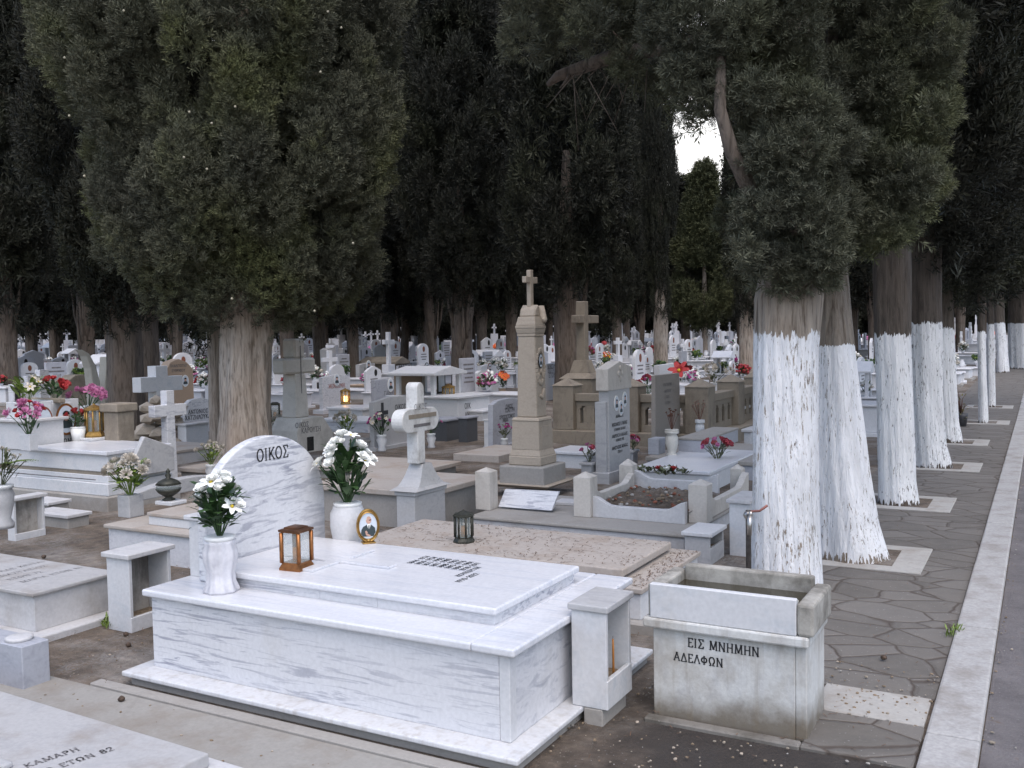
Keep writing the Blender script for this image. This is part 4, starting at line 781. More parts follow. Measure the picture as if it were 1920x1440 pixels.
bouquet('dry tan stems in the white urn right of the thin stele', v, .38*k, .14*k, [('rose', stone('tan dry petal', (.3, .18, .14), (.2, .1, .08)), .014, 10)], DRY, 12, None, .04, .005)
lb = lamp_box('square white marble flower pot behind the last pointed post', (1352, 899), 1333, 1359, 864, MW, None, None, open_=False)
bouquet('drooping dusty red roses in the square white pot before the trunk', (lb[0], lb[1], lb[3]), .24, .2, [('rose', DROSE, .042, 11), ('rose', PINK, .03, 3)], LEAFD, 40, None, .06, .012)
lamp_box('pale lamp box in front of the last balustrade post', (1322, 835), 1307, 1335, 778, MWD, MCC, None, open_=False)
P = atg(1358, 850); lantern('small black lantern beside the pale lamp box near the balustrade', tuple(P), .17, .3, BRZ, BLK)
# ---- balustrade
P1_ = atg(1056, 830); Yb = P1_[1]; Xb0 = P1_[0]; P2_ = atg(1312, 842); zb = zfor(806, Xb0, Yb); zr0, zr1 = zfor(752, Xb0, Yb), zfor(741, Xb0, Yb); zpt = zfor(716, Xb0, Yb)
Xb1 = bis(lambda x: pr(x, Yb, .3)[0]-1306, Xb0, Xb0+9)
o = thing('stone_balustrade', 'weathered brown stone balustrade with slotted panels and pointed posts', 'balustrade', ((Xb0+Xb1)/2, Yb, gz((Xb0+Xb1)/2, Yb)))
mb = MB(); mb.box(Xb0-.25, Xb1+.3, Yb-.06, Yb+.4, -.2, zb, MSD, .01); Ye = Yb+3.2; mb.box(Xb1-.15, Xb1+.3, Yb+.401, Ye+.25, -.2, zb, MSD, .01); mb.build('base_wall', o)
def bpost(x, y): mb = MB(); mb.box(x-.17, x+.17, y-.17, y+.17, zb+.0005, zpt-.06, MSD, .012, 2); mb.frus(x, y, zpt-.0595, zpt+.05, .185, .185, .01, .01, MSD, .0); mb.build('post', o)
yb = Yb+.17; xs_ = [Xb0, Xb0+(Xb1-Xb0)*.5, Xb1]
for x in xs_: bpost(x, yb)
bpost(Xb1, Yb+1.7); bpost(Xb1, Ye)
def panel(a, b, alongx, fix):
    L = b-a; n = max(3, int(L/.26)); mb = MB(); g = lambda u0, u1, z0, z1, d=.06: mb.box(*((u0, u1, fix-d, fix+d) if alongx else (fix-d, fix+d, u0, u1)), z0, z1, MSD, .004)
    g(a, b, zr0, zr1+.02, .10); zlo, zhi = zb+.10, zr0-.08; g(a, b, zb+.0005, zlo); g(a, b, zhi+.0005, zr0-.0005)
    p = L/n; w = p*.44
    for i in range(n+1):
        c = a+p*i; u0, u1 = max(a, c-p/2+w/2), min(b, c+p/2-w/2); g(u0, u1, zlo+.0003, zhi-w*.5)
        # arched heads: two small shoulders
        for sg in (-1, 1):
            e = c+sg*(p/2-w/2); 
            if a < e < b: g(min(e, e+sg*w*.25)+.0002, max(e, e+sg*w*.25)-.0002, zhi-w*.28, zhi, .059)
        g(u0, u1, zhi-w*.5+.0003, zhi)
    mb.build('slotted_panel', o)
panel(xs_[0]+.172, xs_[1]-.172, True, yb); panel(xs_[1]+.172, xs_[2]-.172, True, yb); panel(yb+.172, Yb+1.7-.172, False, Xb1); panel(Yb+1.872, Ye-.172, False, Xb1)
# tall dark cross behind the balustrade
P = atg(1098, 800); z = P[2]; x0, x1, y0, y1, z, zt = cbox((1092, 800), 1074, 1114, 700); a_ = (x1-x0)/2
o = thing('stone_cross', 'tall brown stone cross on a square pedestal behind the balustrade', 'cross', ((x0+x1)/2, (y0+y1)/2, z)); cx, cyy = (x0+x1)/2, (y0+y1)/2; hb_ = .3
mb = MB(); mb.box(cx-hb_, cx+hb_, cyy-hb_, cyy+hb_, z-.2, zt-.1, MSD, .01); mb.frus(cx, cyy, zt-.0995, zt, hb_*1.1, hb_*1.1, hb_*.7, hb_*.7, MSD, .01); mb.frus(cx, cyy, zt+.0005, zfor(675, cx, cyy), hb_*.6, hb_*.6, hb_*.4, hb_*.4, MSD); mb.build('pedestal', o)
zb4, zt4 = zfor(676, cx, cyy), zfor(565, cx, cyy); zA0, zA1 = zfor(606, cx, cyy), zfor(591, cx, cyy); w = .085
yl = bis(lambda y: pr(cx, y, zA1)[0]-1079, cyy-2, cyy+2); yr = bis(lambda y: pr(cx, y, zA1)[0]-1115, cyy-2, cyy+2); 
mb = MB(); mb.box(cx-w, cx+w, cyy-w, cyy+w, zb4, zt4, MSD, .01); mb.box(cx-w+.002, cx+w-.002, yl, cyy-w-.0005, zA0, zA1, MSD, .01); mb.box(cx-w+.002, cx+w-.002, cyy+w+.0005, yr, zA0, zA1, MSD, .01); mb.build('cross', o)
# ---- chamfered cross on a hexagonal base
X = atg(583, 848)[0]; base = [(543, 782), (604, 782), (626, 812), (626, 838), (588, 848), (541, 838)]
CS = stone('two tone grey stone', (.64, .60, .54), (.46, .43, .385), (2, 2, 2), (.1, .1, .1), .7, .3, (.24, .2, .16), .75)
q = [onX(a, b, X) for a, b in ((541, 846), (588, 850), (626, 838), (626, 812), (604, 782), (545, 782))]; gzz = atg(583, 848)[2]
yc = (q[0][1]+q[2][1])/2; o = thing('stone_cross', 'thick grey cross with chamfered edges on an angular base with a niche', 'cross', (X, yc, gzz))
yc += .06; ylo, yhi = yc-.36, yc+.42; zt = zfor(782, X, yc)
mb = MB(); mb.prism([(X, ylo, gzz-.1), (X, yhi, gzz-.1), (X, yhi, gzz+(zt-gzz)*.5), (X, yhi-.22, zt), (X, ylo+.12, zt), (X, ylo, gzz+(zt-gzz)*.65)], (-.5, 0, 0), CS, .012, 2); Bq = mb.build('base', o)
mb = MB(); qq = onX(582, 832, X); mb.box(X+.0005, X+.004, qq[1]-.07, qq[1]+.07, qq[2]-.1, qq[2]+.1, BLK, 0); mb.build('niche', Bq)  # flat black plate on the face, recess shade put into colour
mb = MB()
for s, p in (('ΟΙΚΟΣ', (567, 801)), ('ΚΑΡΟΥΣΗ', (584, 810))): qq = onX(*p, X); text(mb, s, (X, qq[1], qq[2]), (0, 1, 0), (0, 0, 1), .07, LETG, .1, .15, 'c')
mb.build('lettering', Bq)
ccx = X-.25; zt2 = zfor(635, ccx, yc); zA0, zA1 = zfor(700, ccx, yc), zfor(671, ccx, yc)
yl, yr = bis(lambda y: pr(ccx+.12, y, zA1)[0]-533, yc-4, yc+4), bis(lambda y: pr(ccx+.12, y, zA1)[0]-592, yc-4, yc+4); w0, w1 = .14, .11; am = (yl+yr)/2
mb = MB(); mb.frus(ccx, am, zt+.0005, zA0, .14, w0, .12, w1, CS, .015); mb.box(ccx-.125, ccx+.125, yl, yr, zA0+.0005, zA1, CS, .03, 1); mb.frus(ccx, am, zA1+.0005, zt2, .12, w1, .12, w1, CS, .025); mb.box(ccx+.1255, ccx+.129, am-.008, am+.008, zA0-.6, zt2-.1, LETG, 0); mb.build('cross', o)
# ---- big white chapel like tomb at left
x0, x1, y0, y1, z, zt = cbox((205, 957), 2, 318, 848)
o = thing('family_tomb', 'big white marble family tomb with glazed shrine at the left', 'tomb', ((x0+x1)/2, (y0+y1)/2, z)); gz0 = z
W2 = y1-y0
if W2 > 1.9: y1 = y0+1.7
mb = MB(); mb.box(x0-.1, x1+.08, y0-.08, y1+.08, gz0-.2, gz0+.14, MCC, .01); mb.build('plinth', o)
z1 = zfor(893, x1, y0); z2 = zfor(868, x1, y0)
mb = MB(); mb.box(x0-.04, x1+.03, y0-.03, y1+.03, gz0+.1405, gz0+.26, MW, .006); mb.box(x0, x1, y0, y1, gz0+.2605, z1, MW, .005); mb.box(x0+.02, x1-.012, y0+.012, y1-.01, z1+.0005, z1+.035, MSD, 0); mb.box(x0, x1, y0, y1, z1+.0355, zt-.03, MW, .006); mb.box(x0, x1-.18, y0-.002, y0, z1-.05, z1-.04, LETG, 0) ; mb.build('body', o)
mb = MB(); mb.box(x0+.5, x1+.03, y0-.035, y1+.03, zt-.0295, zt+.01, MXT, .008, 2); mb.build('lid', o)
mb = MB(); ym = (y0+y1)/2; mb.prism([(x1+.035, y0+.25, gz0+.3), (x1+.035, y1, gz0+.3), (x1+.035, y1, zt-.02), (x1+.035, ym, zt+.12), (x1+.035, y0+.25, zt-.06)], (.06, 0, 0), MGL, .01, 2); mb.build('footboard', o)
ztA = zfor(786, x0+.3, y0); ztB = zfor(755, x0+.3, y0)
mb = MB(); mb.box(x0-.04, x0+.48, y0-.02, y0+.42, zt-.0295, ztA-.03, MW, .006); mb.box(x0-.08, x0+.52, y0-.06, y0+.46, ztA-.0295, ztA, MWD, .006); mb.build('pillar', o); mb = MB(); mb.box(x0+.1, x0+.42, y0+.03, y0+.33, ztA+.0005, ztB, MW, .006); mb.build('pillar_block', o)
zh = zfor(798, x0+.5, ym)
mb = MB(); mb.box(x0, x0+.4, y0+.425, y1-.1, zt-.0295, zh, MGL, .006); HB = mb.build('headboard', o)
mb = MB()
for i, s in enumerate(('ΚΩΝΣΤΑΝΤΙΝΟΣ ΧΡΥΣΑΝΘΟΥ', 'ΕΤΩΝ 74', 'ΚΑΤΙΝΑ ΧΡΥΣΑΝΘΟΥ', 'ΤΟ ΓΕΝΟΣ ΓΡΗΓΟΡΙΟΥ')): text(mb, s, (x0+.4, (y0+.425+y1-.1)/2, zh-.11-.1*i), (0, 1, 0), (0, 0, 1), .055, LET, .1, .1, 'c')
mb.build('lettering', HB)
zr = zfor(747, x0+.2, ym); mb = MB(); ya, yb = y0+.5, y1-.45
for yy in (ya, yb): mb.box(x0+.28, x0+.38, yy, yy+.1, zh+.0005, zr-.05, MW, .004); mb.box(x0-.02, x0+.08, yy, yy+.1, zh+.0005, zr-.05, MW, .004)
mb.box(x0-.04, x0-.021, ya, yb+.1, zh+.0005, zr-.05, MWD, 0); mb.build('shrine_frame', o); mb = MB(); mb.box(x0-.1, x0+.45, ya-.1, yb+.2, zr-.0495, zr, MSD, .01); mb.build('shrine_roof', o); mb = MB(); mb.box(x0+.31, x0+.318, ya+.101, yb-.001, zh+.001, zr-.051, GLS, 0); mb.build('pane', o)
zk = zfor(748, x0+.3, y1-.15); mb = MB(); mb.box(x0, x0+.35, y1-.34, y1-.02, zh+.0005, zk, MW, .006); mb.build('pillar_block', o)
TX, TY0, TY1, TZ, TH = x0, y0, y1, zt+.01, zh
bouquet('yellow green plant in a white pot on the left pillar of the family tomb', (x0+.25, y0+.18, ztB), .26, .2, [('lily', CRM, .05, 5)], LEAF2, 60, None, .12, .025)
bouquet('red potted blooms on the right pillar of the family tomb', (x0+.18, y1-.18, zk), .22, .2, [('rose', RED, .045, 8)], LEAF, 60, None, .08, .02)
lb, b2 = stone_box('square marble flower block on the family tomb near the pillar', (56, 846), 38, 72, 815, MW, 'flower_block', 'block', z0=TZ, sink=0)
P = ((b2[0]+b2[1])/2, (b2[2]+b2[3])/2, b2[5]); bouquet('bright pink hydrangea like blooms on the block beside the left pillar', P, .32, .17, [('mum', PINK, .06, 12), ('rose', RED, .03, 6)], LEAF, 30, None, .06, .015)
o2 = thing('portrait_frame', 'oval portrait of a person in dark clothes leaning on the family tomb headboard', 'picture frame', (x0+.41, ym-.02, zh)); q = onX(123, 786, x0+.41); oval_photo(x0+.41, q[1], q[2], .12, .17, o2, 'portrait', COPPER)
o2 = thing('portrait_frame', 'faded oval portrait left of the darker portrait on the family tomb', 'picture frame', (x0+.41, ym-.5, zh)); q = onX(82, 789, x0+.41); oval_photo(x0+.41, q[1], q[2], .10, .15, o2, 'portrait', BRN, bust=False)
P = at(147, 826, TZ); v = vase('flower_pot', 'small white pot of red flowers on the family tomb lid', (P[0], P[1], TZ), [(0, .06), (.13, .08)], WHT); bouquet('red flowers in the small white pot on the family tomb', v, .17, .12, [('rose', RED, .04, 7)], LEAF, 40, None, .06, .016)
P = at(178, 824, TZ); mb = MB(); mb.box(P[0]-.16, P[0]+.16, P[1]-.16, P[1]+.16, TZ+.0005, TZ+.03, MW, .006); single(mb, 'marble_tile', 'white marble tile under the golden lantern', 'tile', (P[0], P[1], TZ))
lantern('large golden lantern with glass sides on the family tomb', (P[0], P[1], TZ+.03), .2, .36, BRASS, BRASS, octo=True)
bouquet('pink blooms in a ball above the golden lantern on the family tomb', (P[0]-.25, P[1]+.12, TZ+.30), .26, .19, [('mum', PINK, .065, 13)], LEAF, 20, None, .05, .014)
mb = MB(); mb.box(P[0]-.36, P[0]-.14, P[1]+.02, P[1]+.24, TZ+.0005, TZ+.30, MW, .005); single(mb, 'flower_block', 'marble block holding the pink blooms behind the golden lantern', 'block', (P[0]-.25, P[1]+.12, TZ))
P = at(222, 826, TZ); zt9 = zfor(757, P[0], P[1]); mb = MB(); mb.box(P[0]-.2, P[0]+.02, P[1]-.02, P[1]+.2, gz0, zt9-.09, MSD, .01); mb.box(P[0]-.23, P[0]+.05, P[1]-.05, P[1]+.23, zt9-.0895, zt9, MSD, .012); single(mb, 'stone_post', 'brown square stone post with cap behind the golden lantern', 'post', (P[0]-.09, P[1]+.09, gz0))
# ---- the grave behind the headstone at left
o, bb = stone_box('veined marble grave with flower block, left behind the rounded headstone', (440, 1078), 205, 560, 1010, MXD, 'grave', 'grave', MSP, .03, .025)
zl = bb[5]; lb, b2 = stone_box('pale marble flower block on the left end of the veined grave', (243, 972), 221, 271, 931, MGL, 'flower_block', 'block', z0=zl, sink=0)
bouquet('cream chrysanthemums with yellow green leaves on the pale marble block', ((b2[0]+b2[1])/2, (b2[2]+b2[3])/2, b2[5]), .30, .17, [('mum', CRM, .055, 15)], LEAF2, 80, None, .07, .025)
o, b2 = stone_box('raised marble slab with leaf litter left of the rounded headstone', (440, 985), 279, 500, 962, MW, 'slab_grave', 'grave', z0=zl, sink=0) if False else stone_box('raised marble slab with leaf litter left of the rounded headstone', (420, 1000), 279, 520, 975, MW, 'slab_grave', 'grave', MSP, .03, .01, z0=zl, sink=0)
P = at(317, 945, b2[5]); mb = MB(); mb.box(P[0]-.08, P[0]+.1, P[1]-.07, P[1]+.09, b2[5]+.0005, b2[5]+.03, MW, .005); single(mb, 'marble_tile', 'low white marble tile under the round lantern', 'tile', (P[0], P[1], b2[5]))
o = thing('round_lantern', 'round bellied dark metal lantern with glass windows and a twisted top', 'lantern', (P[0], P[1], b2[5]+.03)); zq = b2[5]+.03; k = (zfor(878, P[0], P[1])-zq)/.30
mb = MB(); mb.lathe(P[0], P[1], [(zq+a*k, b*k) for a, b in ((0, .055), (.01, .06), (.03, .03), (.05, .06), (.08, .1), (.11, .118))], BRZ, 16); mb.build('base', o)
mb = MB(); mb.lathe(P[0], P[1], [(zq+a*k, b*k) for a, b in ((.1105, .116), (.15, .11))], GLS, 12); mb.build('pane', o)
mb = MB(); mb.lathe(P[0], P[1], [(zq+a*k, b*k) for a, b in ((.1505, .118), (.18, .09), (.2, .05), (.21, .02), (.235, .028), (.25, .014), (.27, .022), (.30, .004))], BRZ, 16); mb.build('lid', o)
x, y = onX(330, 930, P[0]-1.0)[:2]; yy = bis(lambda q: pr(P[0]-.9, q, zl)[0]-330, P[1]-1, P[1]+4)
mb = MB(); zt8 = zfor(897, P[0]-.8, yy)-zl; pts = [(P[0]-.8, yy-.5, zl)]+[(P[0]-.8, yy-.5+1.1*i/14, zl+zt8*(.55+.45*math.sin(math.pi*i/14))) for i in range(15)]+[(P[0]-.8, yy+.6, zl)]; mb.prism(pts, (-.12, 0, 0), MGL, .008, 2); single(mb, 'headstone', 'low curved grey headboard behind the round dark lantern', 'headstone', (P[0]-.86, yy, zl))
# ---- two white crosses at left
P = atg(322, 908); X, Y = P[0], P[1]; g = P[2]; h = zfor(732, X, Y)-g; yl, yr = bis(lambda q: pr(X+.07, q, g+h*.82)[0]-292, Y-3, Y+3), bis(lambda q: pr(X+.07, q, g+h*.82)[0]-352, Y-3, Y+3)
cross_thing('white marble cross with slanting grey veins left of the big cypress', X, (yl+yr)/2, g, h, MXD, yr-yl, .10, .11, az=.79, taper=.3, ah=.13)
P = atg(300, 826); X, Y = P[0], P[1]; g = P[2]; h = zfor(686, X, Y)-g
cross_thing('plain pale marble cross behind the veined cross', X, Y, g, h, MW, .85, .2, .24, az=.76, ah=.24, taper=.15)
lamp_box('small white lamp box beside the foot of the veined white cross', (303, 904), 284, 312, 871, MW, MW, None)
# ---- mid distance stones, near to far (labels say where)
def mid(label, *a, **k): return headstone(label, *a, **k)
mid('tan sandstone headstone with arched top and a small oval niche', [(314, 770), (364, 758), (362, 692), (350, 679), (335, 673), (320, 679), (313, 692)], .25, MBR, (314, 776), oval=(347, 714, .1), lines=[('ΠΑΝΑΓΙΩΤΗΣ', 335, 688, .06), ('ΕΥΘΥΜΙΟΥ', 335, 697, .06)], letter=LETG, foot=.12)
mid('white rounded headstone with text behind a stone post and black box', [(345, 812), (408, 800), (405, 760), (396, 750), (378, 745), (358, 750), (346, 762)], .1, MX, (345, 815), lines=[('ΑΝΤΩΝΙΟΣ', 372, 775, .07), ('ΧΑΤΖΗΛΟΥΚΑΣ', 374, 785, .07)])
mid('grey headstone engraved with a thin cross left of the white rounded cross', [(702, 842), (764, 830), (764, 742), (728, 745), (700, 755)], .08, MGL, (702, 846), cross=(717, 782, .42), lines=[('ΟΙΚΟΣ', 751, 767, .07)], foot=.06)
mid('flat topped grey headstone with a white oval behind the rounded cross', [(703, 770), (760, 764), (758, 709), (702, 713)], .10, MG, (703, 776), oval=(732, 722, .11), lines=[('ΓΙΑΝΝΗΣ', 733, 740, .09)], letter=LETG, foot=.1)
mid('white headstone with wavy top and oval portrait near the lit lantern', [(606, 765), (657, 755), (656, 706), (632, 702), (604, 708)], .1, MX, (606, 776), oval=(631, 712, .1), lines=[('ΜΕΝΔΩΝΗ', 632, 727, .09)], letter=stone('red letter', (.4, .15, .12), (.3, .1, .1)), foot=.1)
mid('tall pale grey slab carved with a long cross behind the chamfered cross', [(616, 708), (646, 702), (643, 654), (620, 652), (613, 656)], .3, MGL, (616, 722), cross=(632, 675, 1.0, MG))
mid('bluish headstone with black oval portrait before the brown sarcophagus', [(674, 712), (704, 707), (703, 681), (690, 680), (674, 684)], .15, MGL, (674, 728), oval=(691, 686, .13), lines=[('ΜΑΡΙΑ', 692, 696, .12), ('ΖΑΝΝΗ', 692, 703, .12)], letter=LETG)
mid('white headstone with shoulders and oval portrait between orange bouquets', [(895, 742), (935, 732), (934, 697), (927, 695), (902, 695), (895, 700)], .12, MW, (895, 756), oval=(915, 704, .12, BRN), lines=[('ΠΑΠΑΔΟΠΟΥΛΟΥ', 916, 720, .08)], letter=stone('red brown letter', (.45, .1, .08), (.3, .1, .1)), foot=.1)
mid('white arched headstone just behind the one between orange bouquets', [(902, 720), (932, 714), (931, 686), (917, 683), (902, 687)], .12, MW, (902, 740), oval=(918, 691, .11, BRN))
mid('grey headstone of the family Tsaggri with a purple flower pot before it', [(924, 842), (975, 828), (973, 748), (955, 746), (935, 751), (924, 759)], .08, MG, (924, 843), lines=[('ΟΙΚΟΣ', 955, 765, .055), ('ΤΣΑΓΓΡΗ', 956, 772, .055), ('ΧΡΥΣΟΣΤΟΜΟΣ', 951, 784, .05), ('ΑΝΝΑ', 948, 791, .05)], foot=.05)
mid('white stele with lines of letters between the obelisk and limbed cypress', [(1022, 735), (1053, 727), (1051, 679), (1021, 683)], .12, MW, (1022, 752), lines=[('ΝΙΚΟΛΑΟΣ', 1039, 691, .11), ('ΣΩΤΗΡΙΟΥ', 1039, 698, .11), ('ΕΤΩΝ 59', 1039, 707, .11)], letter=LETG)
mid('white wide headstone with a black slot behind the thin leaning stele', [(1237, 722), (1274, 715), (1272, 680), (1236, 685)], .15, MW, (1237, 740))
mid('dark plaque headstone with small crosses right of brown sarcophagus', [(750, 712), (773, 707), (771, 683), (749, 686)], .12, MG, (750, 730), lines=[('ΑΝΔΡΕΑΣ', 760, 690, .12), ('ΜΙΧΑΛΗΣ', 760, 697, .12)])
mid('white headstone half hidden behind the pedimented shrine', [(780, 715), (822, 706), (818, 688), (802, 682), (779, 687)], .12, MX, (780, 735), oval=(800, 690, .12, BLK))
mid('white curved top headstone right of the pedimented shrine', [(854, 738), (881, 731), (880, 694), (868, 691), (854, 697)], .1, MX, (854, 748))
# shrine with pediment
x0, x1, y0, y1, z, zt = cbox((815, 790), 797, 866, 742); w = y1-y0
if w > 1.2: y1 = y0+1.15
x0 = x1-1.0; o = thing('shrine_grave', 'white shrine grave with pediment roof and open columns', 'shrine', ((x0+x1)/2, (y0+y1)/2, z)); ym = (y0+y1)/2
mb = MB(); mb.box(x0, x1+.6, y0-.1, y1+.1, z-.2, zt-.05, MW, .01); mb.box(x0-.05, x1+.65, y0-.15, y1+.15, zt-.0495, zt, MW, .01); mb.build('body', o)
ze = zfor(705, x1, y0); zpk = zfor(686, x1, ym)
for xx, yy in ((x1-.08, y0), (x1-.08, y1-.08), (x0+.1, y0), (x0+.1, y1-.08)): mb = MB(); mb.box(xx, xx+.08, yy, yy+.08, zt+.0005, ze, MW, .004); mb.build('column', o)
mb = MB(); mb.box(x0+.05, x0+.09, y0+.01, y1-.01, zt+.0005, ze, MBR, 0); mb.build('back_wall', o)
mb = MB(); mb.prism([(x1+.08, y0-.12, ze+.0005), (x1+.08, y1+.12, ze+.0005), (x1+.08, y1+.12, ze+.06), (x1+.08, ym, zpk), (x1+.08, y0-.12, ze+.06)], (x0-x1-.1, 0, 0), MW, .015, 2); mb.build('roof', o)
mb = MB(); mb.box(x1-.3, x1-.28, ym+.05, ym+.35, zt+.0005, zt+.42, BRZ, .005); mb.box(x1-.279, x1-.277, ym+.09, ym+.31, zt+.04, zt+.38, PBG, 0); mb.build('photo_frame', o)
mb = MB(); text(mb, 'ΟΙΚ', (x1+.6, ym-.35, zt-.25), (0, 1, 0), (0, 0, 1), .1, LET, .1, .12); text(mb, 'ΑΝΟ', (x1+.6, ym-.35, zt-.42), (0, 1, 0), (0, 0, 1), .1, LET, .1, .12); mb.build('lettering', o)
# brown sarcophagus
x0, x1, y0, y1, z, zt = cbox((742, 716), 683, 760, 683); y1 = min(y1, y0+1.6)
o = thing('sarcophagus', 'brown weathered stone sarcophagus with a low gabled roof', 'tomb', ((x0+x1)/2, (y0+y1)/2, z)); ym = (y0+y1)/2
mb = MB(); mb.box(x0, x1, y0, y1, z-.3, zt, MSD, .02); mb.build('body', o); zpk = zfor(668, x1, ym); mb = MB(); mb.prism([(x1+.12, y0-.15, zt+.0005), (x1+.12, y1+.15, zt+.0005), (x1+.12, y1+.15, zt+.09), (x1+.12, ym, zpk), (x1+.12, y0-.15, zt+.09)], (x0-x1-.24, 0, 0), MSD, .02); mb.build('roof', o)
# boxes
for args in (('dark granite grave box with pale edge right of the rounded cross', (838, 828), 806, 866, 786, MDK, 'grave', 'grave', MG, .04, .02), ('narrow dark lamp box beside the dark granite grave', (876, 830), 860, 896, 782, MDK, 'lamp_box', 'lamp box', MG, .03, .02),
    ('long white marble grave behind the dark granite box', (905, 790), 800, 960, 770, MW, 'slab_grave', 'grave', MXT, .04, .02),
    ('pale low grave slab left of the obelisk base', (935, 868), 850, 1010, 855, MSP, 'slab_grave', 'grave', None), ('white stepped grave slab right of the obelisk foot', (1105, 880), 1034, 1140, 848, MW, 'slab_grave', 'grave', MXT, .04, .03),
    ('white marble grave with a lit lantern near the wavy headstone', (680, 790), 616, 720, 765, MW, 'slab_grave', 'grave', MXT, .05, .03), ('long white grave box behind chamfered cross base', (690, 812), 600, 735, 788, MX, 'slab_grave', 'grave', MXT, .05, .03),
    ('low tan grave kerb below the bluish headstone', (705, 745), 655, 745, 722, MBR, 'slab_grave', 'grave', MBR, .05, .03), ('pale pedestal left of the Tsaggri family headstone', (918, 842), 908, 924, 786, MW, 'marble_block', 'block', MW, .03, .01),
    ('black open lamp box behind the two white crosses', (350, 838), 334, 392, 795, MW, 'lamp_box', 'lamp box', MWD, .03, .03), ('white grave slab right of the family tomb', (330, 872), 232, 420, 845, MWD, 'slab_grave', 'grave', MSP, .04, .02),
    ('brown stepped grave edge left of the big cypress', (400, 905), 340, 450, 880, MCC, 'slab_grave', 'grave', MSP, .05, .03), ('grey veined block with a marble vase left of the engraved headstone', (690, 846), 640, 715, 826, MGL, 'marble_block', 'block', MCC, .03, .02),
    ('white low box grave in front of slotted headstone', (1275, 770), 1190, 1330, 748, MW, 'slab_grave', 'grave', MXT, .05, .03), ('white lamp box on the right near the first trunk', (1408, 850), 1395, 1425, 805, MW, 'lamp_box', 'lamp box', MWD, .04, .03),
    ('grey tomb with an arched opening left of the whitewashed trunk', (1355, 812), 1340, 1372, 766, MWD, 'grave', 'grave', MWD, .05, .03), ('long pale grave receding beside the whitewashed trunk', (1392, 812), 1372, 1440, 762, MWD, 'slab_grave', 'grave', MWD, .05, .03),
    ('white flat bench grave behind the balustrade corner', (1388, 745), 1357, 1400, 712, MW, 'slab_grave', 'grave', MW, .05, .06)):
    stone_box(*args)
# left: curved stone horns, brown stonework, rubble
for bx_, by_, pts, lb in ((182, 800, [(180, 800), (192, 790), (188, 715), (180, 685), (168, 663), (154, 655), (163, 668), (170, 690), (173, 715)], 'left curved grey stone horn rising beside the second cypress trunk'), (206, 790, [(196, 790), (216, 785), (215, 700), (206, 680), (200, 668), (199, 690), (197, 720)], 'right curved stone horn half hidden by the second cypress trunk')):
    headstone(lb, pts, .22, stone('lichen grey stone '+str(bx_), (.36, .345, .30), (.25, .24, .2), (2, 2, 2), (0, 0, 0), .6, .3, (.2, .18, .12), .8), (bx_, by_), cat='sculpture', name='stone_horn', bev=.02)
headstone('brown stone arch gravestone left of the curved horns', [(115, 790), (172, 776), (168, 712), (158, 702), (142, 703), (130, 712), (104, 714), (104, 722), (115, 726)], .35, MSD, (115, 800), bev=.015)
headstone('white headstone with gently arched top behind the golden lantern', [(160, 822), (210, 812), (208, 762), (184, 757), (158, 762)], .12, MW, (160, 826))
P = atg(82, 792); cross_thing('small white marble cross with dark streaks above the family tomb shrine', P[0], P[1], P[2], zfor(693, P[0], P[1])-P[2], MXD, .75, .16, .2, az=.8, ah=.2)
mb = MB(); P = atg(294, 838)
for k in range(16): mb.ball((P[0]+random.uniform(-.25, .25), P[1]+random.uniform(-.2, .3), P[2]+.05+.045*k), random.uniform(.12, .22), MS, 1, 1, .6, 1, .16)
single(mb, 'rubble_pile', 'pile of rough stones beside the plain pale cross', 'rubble', tuple(P))
# flowers and pots in the middle distance
def potted(label, px, py, hpx, blooms, leaf=LEAF, z0=None, pot=MW, n=40, w=None, plab=None):
    P = atg(px, py) if z0 is None else at(px, py, z0); dd = pr(*P)[2]; u = dd/FPX; h = hpx*u; ph = h*.42
    v = vase('flower_vase', plab or ('vase under the '+label), tuple(P), [(0, h*.11), (ph*.1, h*.12), (ph*.3, h*.09), (ph*.75, h*.15), (ph*.92, h*.11), (ph, h*.14)], pot)
    return bouquet(label, v, h*.58, w or h*.33, [(k_, m_, h*r_, c_) for k_, m_, r_, c_ in blooms], leaf, n, None, h*.14, h*.035)
potted('dry cream flowers over green leaves right of the chamfered cross', 651, 845, 72, [('mum', CRM, .09, 14)], LEAF2, plab='round grey marble vase right of the chamfered cross')
potted('cream flowers low in front of the chamfered cross base', 527, 845, 62, [('mum', CRM, .1, 12)], LEAF2, plab='vase hidden behind the rounded headstone top')
potted('white and yellow green flowers left of the rounded headstone', 397, 905, 75, [('mum', CRM, .09, 12)], LEAF2, plab='low pot left behind the rounded headstone')
potted('mauve and white faded flowers before the engraved grey headstone', 716, 846, 68, [('rose', MAG, .06, 6), ('lily', CRM, .07, 8)], LEAF, plab='white marble pot before the engraved grey headstone', w=.2)
potted('pink and white small flowers right of the rounded cross shaft', 809, 840, 60, [('rose', PINK, .06, 5), ('lily', CRM, .06, 4)], LEAF, plab='grey pot right of the rounded cross shaft')
potted('orange and white bouquet left of the shouldered headstone', 904, 748, 42, [('lily', ORG, .13, 9), ('lily', WHP, .12, 5)], LEAF, plab='glass vase under the left orange bouquet')
potted('orange and white bouquet right of the shouldered headstone', 943, 748, 48, [('lily', ORG, .12, 9), ('lily', WHP, .12, 5)], LEAF, plab='wooden vase under the right orange bouquet', pot=MBR)
potted('purple flowers in a square pot before the Tsaggri headstone', 946, 845, 50, [('rose', MAG, .07, 8)], LEAFD, plab='square grey pot before the Tsaggri headstone', pot=MGL, w=.12)
potted('bare greenery in a white vase right of the golden jug', 865, 768, 34, [], LEAF, plab='white vase right of the golden jug', n=60)
